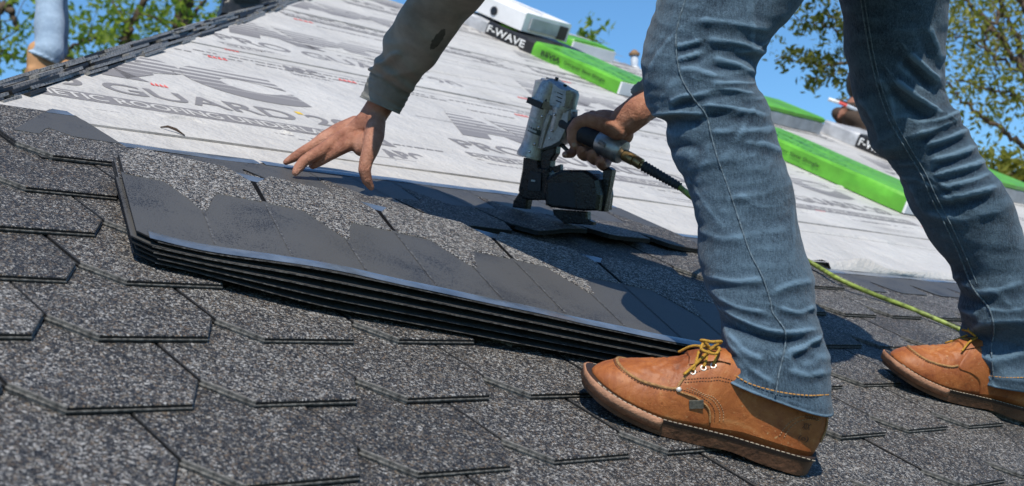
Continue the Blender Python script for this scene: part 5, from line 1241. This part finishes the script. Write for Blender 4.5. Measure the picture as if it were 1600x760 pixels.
# hand on the tool
gd = float(proj(TL(930, 215)[None])[2][0])
g1 = gd - .02
ch([(1040, 130, 12.1, 26), (1012, 160, 12.05, 25), (994, 176, g1 - .25, 25), (978, 188, g1 - .18, 25)])
bl(955, 194, g1 - .0, 36, 21, 24, 18)
bl(968, 206, g1 - .08, 24, 20, 20, 40)
bl(932, 190, g1 + .06, 26, 13, 24, 20)
ch([(965, 205, g1 - .22, 15), (940, 193, g1 - .25, 13), (918, 187, g1 - .26, 11), (903, 191, g1 - .26, 9.2), (893.5, 203, g1 - .26, 8.2), (893, 217, g1 - .25, 7.6), (897, 229, g1 - .24, 6)])   # thumb over the grip
for tip, dx in (((908, 238), 0), ((924, 244), 1), ((938, 254), 2)):                                                                              # fingers come up under the grip
    tx, ty = tip; r_ = (8.8, 9.2, 8.4)[dx]
    ch([(tx + 18, ty - 56, g1 + .22, r_ + 1), (tx + 16, ty - 30, g1 + .30, r_ + .5), (tx + 11, ty - 4, g1 + .22, r_), (tx + 6, ty + 6, g1 + .04, r_), (tx + 1, ty + 3, g1 - .15, r_ * .95), (tx, ty - 3, g1 - .22, r_ * .82)])
ch([(926, 186, g1 + .24, 10), (908, 205, g1 + .28, 9), (902, 228, g1 + .22, 8.2), (893, 240, g1 + .08, 7.6), (883, 242, g1 - .02, 5.6)])          # index finger on the trigger
# arms, trunk, neck, head, legs inside the clothes
def chw(pts, rad): b_.chain([np.asarray(p) for p in pts], rad, 16)
elL, elR = at(683, 12, 10.5), at(1082, -10, 11.9)
chw([at(612, 130, 11.45), at(648, 65, 10.95), elL, shL], [.024, .025, .026, .034]); chw([at(1040, 130, 12.1), elR, shR], [.030, .039, .050])
chw([pelv, waist, waist + (nb - waist) * .5, nb], [.09, .09, .09, .065]); chw([shL, nb, shR], [.035, .05, .035]); chw([hipN, pelv, hipR], [.05, .08, .05])
head = P(4.06, 3.55, 2.78); hdn = head - nb; hdn /= np.linalg.norm(hdn)
chw([nb, head], [.055, .058])
fwdH = np.cross(hdn, AXF); fwdH = np.array([-.72, .45, -.52]); fwdH -= hdn * (fwdH @ hdn) * .4; fwdH /= np.linalg.norm(fwdH); sdH = np.cross(hdn, fwdH); sdH /= np.linalg.norm(sdH); upH = np.cross(fwdH, sdH)
hc = head + hdn * .03; RH_ = np.column_stack([sdH, fwdH, upH])
b_.ball(hc, (.074, .095, .108), RH_, 14); b_.ball(hc + fwdH * .035 - upH * .055, (.052, .058, .055), RH_, 12)
chw([hc + fwdH * .088 + upH * .018, hc + fwdH * .108 - upH * .022], [.009, .014])                                    # nose
for s_ in (1, -1):
    b_.ball(hc + sdH * s_ * .031 + fwdH * .086 + upH * .022, .0125, None, 8); b_.ball(hc + sdH * s_ * .076 - fwdH * .005, (.010, .020, .032), RH_, 8)
chw([hc + fwdH * .092 - upH * .055 - sdH * .022, hc + fwdH * .098 - upH * .055, hc + fwdH * .092 - upH * .055 + sdH * .022], [.006, .008, .006])   # mouth
chw([hipN, at(1092, 100, 8.62), at(1180, 440, 8.36), at(1212, 640, 8.25), P(4.2, -.5, .25)], [.045, .04, .03, .022, .02])
chw([hipR, at(1402, 160, 10.84), at(1555, 430, 11.19), at(1600, 600, 11.42), P(8.4, -.33, .22)], [.045, .04, .03, .022, .02])
raw = b_.mesh('body_raw'); tmp = bpy.data.objects.new('tmp', raw); COL.objects.link(tmp)
rm = tmp.modifiers.new('r', 'REMESH'); rm.mode = 'VOXEL'; rm.voxel_size = .0023; rm.adaptivity = 0.0
sm = tmp.modifiers.new('s', 'SMOOTH'); sm.factor = .5; sm.iterations = 3
dg = bpy.context.evaluated_depsgraph_get(); dg.update()
bm_ = bpy.data.meshes.new_from_object(tmp.evaluated_get(dg)); bpy.data.objects.remove(tmp)
body = link('body', bm_, MT['skin'], person, smooth=True)
print('body faces', len(bm_.polygons))
# hair and cap, nails
mb = MB(); mb.ball(hc + upH * .012 - fwdH * .012, (.080, .098, .108), RH_, 12); V = mb.v[0]; keep = (V - hc) @ upH > -.02 + .5 * ((V - hc) @ fwdH)
mb.f = [q for q in mb.f if all(keep[i] for i in q)]; mb.m = mb.m[:len(mb.f)]; mb.build('hair', MT['hair'], person, True, fix=False)

# nails on the gripping hand
def nail(px, py, d, rx, ry, ang):
    k = d * S / FPX; a = math.radians(ang); ex = AXR * math.cos(a) + AXD * math.sin(a); ey = AXD * math.cos(a) - AXR * math.sin(a)
    mb = MB(); mb.ball(at(px, py, d), np.array([rx, ry, 1.6]) * k, np.column_stack([ex, ey, -AXF]), 8); mb.build('fingernail', MT['nail'], body, True)
nail(896.5, 226, g1 - .24 - .035, 4.6, 3.6, 75); nail(884, 242, g1 - .02 - .034, 3.4, 3.4, 0)
for (tx, ty) in ((908, 236), (924, 242), (938, 252)): pass
# ------------------------------------------------------------------ other workers on the roof
UP = np.array([0, 0, 1.0])
def worker(label, fL, fR, fwd, denim, bootm, shirtm, scale=1.0, lean=.2, hipoff=(0, 0, 0), knee=(.10, .08), slim=1.0):
    """standing worker; fL, fR are the heels on the roof"""
    fL, fR = np.asarray(fL), np.asarray(fR); fwd = np.asarray(fwd, float); fwd /= np.linalg.norm(fwd)
    t = empty('person', (fL + fR) / 2, None, label, 'person'); side = np.cross(UP, fwd)
    hip = (fL + fR) / 2 + UP * .86 * scale + np.array(hipoff); hl, hr = hip + side * .09, hip - side * .09
    kl, kr = (fL + hl) / 2 + fwd * knee[0], (fR + hr) / 2 + fwd * knee[1]
    ch_ = hip + UP * .45 + fwd * lean; hd_ = ch_ + UP * .27 + fwd * lean * .4
    body_ = MB(); sl_, sr_ = ch_ + side * .17, ch_ - side * .17
    hand_l, hand_r = hip + side * .26 + fwd * .2 - UP * .02, hip - side * .26 + fwd * .2 - UP * .02
    body_.chain([fL + UP * .10 + fwd * .05, kl, hl, hip, ch_], [.028, .036, .05, .08, .10]); body_.chain([fR + UP * .10 + fwd * .05, kr, hr, hip], [.028, .036, .05, .08])
    body_.chain([sl_, ch_, sr_], [.05, .07, .05]); body_.chain([ch_, hd_ - UP * .03], [.06, .05])
    body_.ball(hd_ + UP * .05, (.078, .085, .11), None, 10); body_.ball(hd_ + UP * .035 + fwd * .09, .016, None, 6)
    for s_, h_ in ((sl_, hand_l), (sr_, hand_r)):
        el = (s_ + h_) / 2 - fwd * .08; body_.chain([s_, el, h_], [.045, .036, .027])
        for k in range(4): body_.chain([h_, h_ + fwd * .06 + side * (.022 * k - .033) - UP * .03, h_ + fwd * .085 + side * (.022 * k - .033) - UP * .06], [.013, .010, .008], 8)
        body_.chain([h_, h_ + fwd * .03 - UP * .05], [.014, .010], 8)
    blend(body_, 'body', MT['skin'], t)
    j = MB()
    rr = np.random.default_rng(int(abs(fL[0]) * 97) % 1000)
    for f_, k_, h_ in ((fL, kl, hl), (fR, kr, hr)):
        pts = catmull([f_ + UP * .075 + fwd * .02, f_ + UP * .14 + fwd * .04, k_ - UP * .08, k_, k_ + UP * .1, h_], 40); rad = np.interp(np.linspace(0, 1, 40), [0, .15, .45, .6, 1], [.090, .080, .072, .075, .098])
        rad = rad * slim * (1 + .06 * np.sin(np.arange(40) * 1.3) * rr.uniform(.3, 1, 40)); j.tube(pts, rad, 20)
    j.chain([hl, hip, hr], [.10, .13, .10]); j.chain([hip, hip + UP * .15], [.14, .13])
    blend(j, 'jeans', denim, t, .009, 2)
    s = MB(); s.chain([hip + UP * .12, ch_, ], [.145, .16]); s.chain([sl_, ch_, sr_], [.075, .11, .075])
    for s_, h_ in ((sl_, hand_l), (sr_, hand_r)):
        el = (s_ + h_) / 2 - fwd * .08; s.chain([s_, el, el + (h_ - el) * .7], [.068, .052, .042])
    blend(s, 'shirt', shirtm, t, .012, 3)
    h2 = MB(); h2.ball(hd_ + UP * .085, (.086, .093, .085), None, 10); h2.box(hd_ + UP * .10 + fwd * .10, (.07, .07, .008)); blend(h2, 'cap', MT['trousers'], t, .008, 2)
    for f_ in (fL, fR):
        bt = MB(); bt.chain([f_ + UP * .11, f_ + UP * .05, ], [.05 * slim ** .6, .048 * slim ** .5]); bt.chain([f_ + UP * .05, f_ + UP * .05 + fwd * .09 * slim ** .5, f_ + UP * .04 + fwd * .18 * slim ** .5], [.048 * slim ** .5, .046 * slim ** .5, .036])
        bt.box(f_ + UP * .02 + fwd * .08 * slim ** .5, (.042, .13 * slim ** .5, .018), np.column_stack([side, fwd, UP]))
        bo = blend(bt, 'boot', bootm, t, .007, 2)
        so_ = MB(); so_.box(f_ + UP * .002 + fwd * .08 * slim ** .5, (.046, .135 * slim ** .5, .012), np.column_stack([side, fwd, UP])); autosmooth(so_.build('sole', MT['sole_pale'] if bootm is MT['boot_tan'] else MT['black'], bo))
    return t
def facetL(px, py):                # where the sight line meets the slope beyond the hip
    d = AXR * (px - 800) / FPX + AXD * (py - 380) / FPX + AXF
    t_ = ((A0 + nL * .15 * S - CAMP) @ nL) / (d @ nL); return CAMP + d * t_, t_ / S
for q in ((50, 127), (385, 28)): print('facetL', q, facetL(*q))
d1 = 25.0
q_ = at(40, 123, d1) - A0; print('far man', q_ @ axL / S, q_ @ upL / S, q_ @ nL, kup / S, kk)
worker('worker in pale blue jeans and tan boots standing beyond the shingled hip', at(58, 124, d1), at(66, 119, d1 + 1.3), AXR * .8 + AXF * .5, MT['denim_pale'], MT['boot_tan'], MT['shirt'], hipoff=(.0, 0, 0), knee=(.04, .03), slim=.74)
d2 = 25.0
worker('worker with black boots and dark trousers walking at the top of the hip', at(365, 22, d2), at(420, 12, d2 + 1.0), AXR * .9 + AXF * .4, MT['trousers'], MT['boot_black'], MT['shirt'])
# kneeling worker at the far hip, seen from behind between the legs
def kneeler(px, py, d):
    c = at(px, py, d); t = empty('person', c, None, 'worker in hi-vis collar and brown clothes kneeling beyond the far hip', 'person')
    k = d * S / FPX; X, Y, Z = AXR * k, -AXD * k, -AXF * k           # photo pixels at that depth
    q = lambda x, y, z=0: c + X * (x - px) + Y * (py - y) + Z * z
    b = MB(); 
    b.chain([q(1352, 175), q(1349, 152), q(1345, 135)], [34 * k, 14 * k, 14 * k]); b.ball(q(1346, 134), np.array([18, 22, 27]) * k, np.column_stack([AXR, AXF, -AXD]), 10); pass
    b.chain([q(1352, 175), q(1362, 225), q(1340, 262)], [34 * k, 40 * k, 26 * k]); b.chain([q(1362, 165), q(1345, 195, 22), q(1318, 178, 20)], [15 * k, 10 * k, 5 * k]); b.chain([q(1352, 160), q(1330, 190, -12), q(1310, 176, -8)], [15 * k, 10 * k, 4.5 * k])
    for i in range(4): b.chain([q(1318, 178, 20), q(1311 - i, 171 + 3.5 * i, 22), q(1308 - i, 177 + 3 * i, 20)], [4.5 * k, 3.4 * k, 2.8 * k], 8)
    b.chain([q(1318, 178, 20), q(1316, 170, 26)], [4 * k, 3 * k], 8)
    b.chain([q(1362, 240), q(1325, 240, 20), q(1350, 272, 22)], [34 * k, 26 * k, 20 * k]); b.chain([q(1370, 240), q(1338, 244, -22), q(1365, 275, -22)], [34 * k, 26 * k, 20 * k])
    blend(b, 'body', MT['skin'], t, .007)
    s = MB(); s.chain([q(1352, 182), q(1360, 225)], [38 * k, 44 * k]); s.chain([q(1362, 168), q(1345, 196, 22), q(1323, 184, 21)], [20 * k, 16 * k, 11 * k]); s.chain([q(1350, 166), q(1330, 191, -12), q(1312, 177, -10)], [20 * k, 16 * k, 11 * k]); blend(s, 'jacket', MT['brown_cloth'], t, .010, 2)
    v = MB(); v.chain([q(1349, 158), q(1352, 166)], [22 * k, 36 * k]); blend(v, 'hi_vis_collar', MT['hivis'], t, .008, 2)
    h = MB(); h.ball(q(1344, 131), np.array([22, 26, 29]) * k, np.column_stack([AXR, AXF, -AXD]), 10); blend(h, 'hair', MT['hair'], t, .007, 2)
    tr = MB(); tr.chain([q(1362, 240), q(1325, 240, 20), q(1350, 272, 22)], [40 * k, 30 * k, 24 * k]); tr.chain([q(1370, 240), q(1338, 244, -22), q(1365, 275, -22)], [40 * k, 30 * k, 24 * k]); blend(tr, 'trousers', MT['trousers'], t, .012, 2)
    tool = empty('marking_bar', q(1320, 172), None, 'grey bar with white tip and red band held by the kneeling worker', 'tool')
    for nm, a, e, r_, mt in (('white_tip', (1288, 158), (1304, 163), 2.8, MT['white_ink']), ('red_band', (1304, 163), (1316, 168), 2.7, MT['red']), ('bar', (1316, 168), (1368, 192), 3.2, MT['pipe']), ('dark_handle', (1300, 158), (1352, 176), 1.8, MT['brown_cloth'])):
        mb = MB(); mb.tube([q(*a, 26), q(*e, 26)], r_ * k, 8); autosmooth(mb.build(nm, mt, tool))
kneeler(1340, 175, 36.5)
# ------------------------------------------------------------------ trees
def tree(label, limbs, leafspots, leafm, nleaf, size, base, seed, name='tree', twig=.35, q_=1.0, thin=.42, jit=.05):
    """limbs: lists of (px, py, depth, radius m); leafspots: (px, py, depth, spread m, weight)"""
    size *= q_; twig *= q_; limbs = [[(a, b, c, d * q_ * thin) for a, b, c, d in l] for l in limbs]; leafspots = [(a, b, c, d * q_, e) for a, b, c, d, e in leafspots]
    r = np.random.default_rng(seed); t = empty(name, base, None, label, 'tree')
    mb = MB(); tips = []
    for l in limbs:
        pts = np.array([at(q[0], q[1], q[2]) for q in l]); rad = [q[3] for q in l]
        n = len(pts) * 7; pp = catmull(pts, n) + r.normal(0, .012, (n, 3)); rr = np.interp(np.linspace(0, 1, n), np.linspace(0, 1, len(rad)), rad)
        mb.tube(pp, rr, 8)
        for i in range(3, n, 2):
            if r.random() < .4:
                d = r.normal(0, 1, 3); d[2] = abs(d[2]) * .6; d /= np.linalg.norm(d); L = twig * r.uniform(.5, 1.5); e = pp[i] + d * L
                m_ = (pp[i] + e) / 2 + r.normal(0, .05, 3) * L
                mb.tube(catmull([pp[i], m_, e], 6), np.linspace(max(.004, rr[i] * .22), .002, 6), 5); tips += [e, m_]
    l0 = limbs[0]; p0 = at(*l0[0][:3]); g0 = np.array([p0[0] + base[0] - base[0], p0[1], 0]); 
    mb.tube(catmull([np.array([base[0], base[1], -.1]), (np.array([base[0], base[1], 0]) * .6 + p0 * .4) , p0], 12), np.linspace(l0[0][3] * 1.9, l0[0][3], 12), 10)
    mb.build('trunk', MT['bark'], t, True)
    C = []; 
    w_ = np.array([s[4] for s in leafspots], float); w_ /= w_.sum()
    for s, k in zip(leafspots, (w_ * nleaf * .72).astype(int)):
        c = at(*s[:3]); nc = max(1, k // 9); cc = c + r.normal(0, 1, (nc, 3)) * s[3] * np.array([1, 1, .55 if jit > .04 else .3])
        C.append((cc[:, None] + r.normal(0, jit * q_, (nc, 9, 3))).reshape(-1, 3))
    if tips:
        ti = np.array(tips); k = int(nleaf * .28); C.append(ti[r.integers(0, len(ti), k)] + r.normal(0, .05 * q_, (k, 3)))
    C = np.concatenate(C); n = len(C)
    a = r.normal(0, 1, (n, 3)); a /= np.linalg.norm(a, axis=1)[:, None]; b = np.cross(a, r.normal(0, 1, (n, 3))); b /= np.linalg.norm(b, axis=1)[:, None]; nn = np.cross(a, b)
    sz = size * r.uniform(.55, 1.35, n)[:, None]
    V = np.stack([C - a * sz, C + b * sz * .42 + nn * sz * .12, C + a * sz, C - b * sz * .42 + nn * sz * .12], 1).reshape(-1, 3)
    me = bpy.data.meshes.new('crown'); F = np.arange(4 * n).reshape(n, 4); me.from_pydata(V.tolist(), [], F.tolist()); me.update()
    link('crown', me, leafm, t)
    return t
def gb(px, d): p = at(px, 300, d); return np.array([p[0], p[1], 0.])
D = 74.0
tree('spring tree with leaning bare fork and bright green leaves behind the man in pale jeans', [[(110, 140, D, .13), (92, 95, D, .11), (78, 45, D, .09), (95, 0, D, .07), (110, -60, D, .05)], [(78, 45, D, .07), (70, 10, D, .06), (50, -50, D, .04)], [(95, 98, D, .05), (118, 70, D - 1, .03), (150, 60, D, .015)]],
     [(95, 90, D, .35, 1.2), (70, 85, D, .3, .8), (100, 55, D + 2, .35, .8), (115, 15, D, .5, 1.0), (140, 5, D + 1, .45, 1.3), (90, 10, D + 3, .5, .9), (160, -10, D, .6, 1), (85, 108, D, .25, .8), (150, 30, D + 2, .3, .4)], MT['leaf'], 760, .036, gb(110, D), 1, q_=1.42)
tree('spring tree with thin trunk bending towards the sky, second tree along the hip', [[(188, 110, D + 4, .12), (196, 70, D + 4, .11), (205, 40, D + 4, .09), (228, 0, D + 4, .07), (250, -50, D + 4, .05)], [(198, 62, D + 4, .04), (165, 58, D + 4, .025), (140, 62, D + 4, .012)], [(203, 45, D + 4, .05), (185, 20, D + 4, .03), (170, -10, D + 4, .02)]],
     [(165, 65, D + 4, .3, 1.2), (175, 45, D + 4, .28, 1), (158, 78, D + 4, .22, .9), (185, 30, D + 4, .35, .9), (205, 55, D + 4, .2, .4), (190, 5, D + 4, .45, 1), (225, 72, D + 4, .2, .5), (175, 80, D + 4, .2, .5), (135, 85, D + 5, .2, .4)], MT['leaf'], 700, .036, gb(188, D + 4), 2, q_=1.42)
tree('spring tree with a stout mossy trunk and dense bright leaves next to the black boots', [[(283, 110, D + 2, .20), (283, 60, D + 2, .19), (288, 20, D + 2, .17), (292, -40, D + 2, .14)], [(285, 40, D + 2, .06), (310, 15, D + 2, .04), (330, -20, D + 2, .03)]],
     [(300, 42, D + 2, .32, 1.4), (283, 50, D + 1, .22, 1.1), (330, 30, D + 2, .4, 1.2), (318, 10, D + 2, .45, 1.2), (262, 20, D + 2, .3, .7), (245, 35, D + 2, .2, .4), (350, 5, D + 3, .4, 1), (280, 5, D + 1, .3, .6), (395, 8, D + 3, .25, .5), (345, 40, D + 2, .2, .7), (300, 55, D + 2, .2, .8)], MT['leaf'], 1050, .036, gb(283, D + 2), 3, q_=1.42)
tree('spring tree with an arching branch at the edge behind the man in pale jeans', [[(-20, 140, D - 4, .1), (-10, 70, D - 4, .09), (-2, 12, D - 4, .08), (18, 18, D - 4, .06), (28, 48, D - 4, .04)], [(-2, 12, D - 4, .05), (22, 2, D - 4, .05), (30, -30, D - 4, .04)], [(-5, 90, D - 4, .03), (5, 80, D - 4, .02), (25, 95, D - 4, .01)]],
     [(10, 92, D - 4, .28, 1.3), (-5, 100, D - 4, .3, 1), (20, 102, D - 4, .2, 1), (5, 115, D - 4, .25, 1), (0, 20, D - 4, .3, .5), (12, 50, D - 4, .2, .3)], MT['leaf'], 560, .036, gb(-20, D - 4), 4, q_=1.42)
D = 46.0
RL_ = [[(1690, 330, D, .09), (1640, 170, D, .075), (1600, 112, D, .06), (1565, 62, D, .05), (1540, 30, D, .042), (1508, 2, D, .034), (1485, -40, D, .028)],
       [(1600, 112, D, .06), (1590, 60, D, .05), (1565, 15, D, .035), (1550, -40, D, .03)], [(1660, 280, D - 2, .04), (1590, 222, D - 2, .045), (1545, 190, D - 2, .035), (1500, 155, D - 2, .025), (1480, 130, D - 2, .018)],
       [(1610, 170, D - 1, .04), (1585, 150, D - 1, .03), (1545, 138, D - 1, .022), (1490, 125, D - 1, .014)], [(1600, 112, D, .035), (1560, 92, D, .028), (1520, 62, D, .02), (1490, 60, D, .012)], [(1625, 60, D - 3, .07), (1603, 18, D - 3, .06), (1586, -20, D - 3, .05)], [(1560, 20, D - 3, .03), (1540, 60, D - 3, .02), (1560, 110, D - 3, .012)]]
RS_ = [(1490, 20, D, .40, 1.6), (1500, 60, D, .40, 1.6), (1530, 25, D, .40, 1.2), (1560, 10, D, .35, .9), (1580, 60, D, .35, .9), (1535, 85, D, .4, 1.4), (1500, 100, D - 1, .4, 1.5), (1560, 125, D - 1, .35, 1.0), (1590, 150, D - 1, .35, 1), (1520, 140, D - 1, .28, 1.0), (1480, 85, D + 1, .3, .9),
       (1545, 170, D - 2, .25, .7), (1590, 190, D - 2, .3, .8), (1575, 235, D - 2, .2, .35), (1595, 110, D, .3, .7), (1475, 45, D, .25, .8), (1545, 215, D - 2, .12, .15)]
tree('large spring tree with yellow-green leaves and long dark branches behind the rear denim leg', RL_, RS_, MT['leaf_warm'], 3400, .027, gb(1690, D), 5, twig=.3)
tree('olive-leaved tree whose thin twigs hang into the sky between the two denim legs', [[(1420, 260, D - 6, .10), (1400, 120, D - 6, .07), (1345, 102, D - 6, .03), (1290, 100, D - 6, .018), (1215, 88, D - 6, .008)], [(1400, 90, D - 6, .03), (1345, 60, D - 6, .02), (1290, 42, D - 6, .013), (1240, 28, D - 6, .006)], [(1400, 140, D - 6, .02), (1330, 112, D - 6, .012), (1300, 115, D - 6, .008), (1262, 126, D - 6, .005)], [(1350, 40, D - 6, .012), (1300, 30, D - 6, .008), (1280, 0, D - 6, .006)]],
     [(1230, 84, D - 6, .09, .8), (1250, 90, D - 6, .10, .9), (1275, 90, D - 6, .10, .9), (1300, 95, D - 6, .12, 1), (1320, 90, D - 6, .12, .8), (1248, 30, D - 6, .09, .7), (1270, 36, D - 6, .10, .9), (1292, 40, D - 6, .12, 1), (1312, 50, D - 6, .12, .9), (1270, 125, D - 6, .06, .6), (1284, 123, D - 6, .05, .4), (1268, 4, D - 6, .04, .3), (1306, 22, D - 6, .06, .3), (1310, 118, D - 6, .08, .3), (1215, 75, D - 6, .04, .25), (1305, 145, D - 6, .06, .2), (1222, 98, D - 6, .06, .4)], MT['leaf_dim'], 1000, .026, gb(1430, D - 6), 6, twig=.05, jit=.028)
tree('little green treetop peeping over the ridge near the carton', [[(924, 100, 60, .06), (924, 75, 60, .04), (918, 55, 60, .02)], [(924, 80, 60, .02), (935, 68, 60, .01)]], [(914, 47, 60, .07, .6), (928, 62, 60, .12, 1), (922, 74, 60, .12, 1.2), (934, 70, 60, .1, .7)], MT['leaf'], 160, .05, gb(924, 60), 7, twig=.12)
tree('low bushy tree with yellow-green crown beyond the far end of the roof', [[(1590, 330, 42, .08), (1585, 295, 42, .06), (1575, 265, 42, .03)], [(1588, 305, 42, .04), (1605, 280, 42, .02)]], [(1575, 265, 42, .12, 1), (1585, 278, 42, .18, 1.2), (1600, 285, 42, .2, 1.2), (1565, 285, 42, .12, .8), (1590, 295, 42, .2, 1.2), (1570, 272, 42, .1, .8)], MT['leaf_warm'], 900, .034, gb(1590, 42), 8, twig=.2)
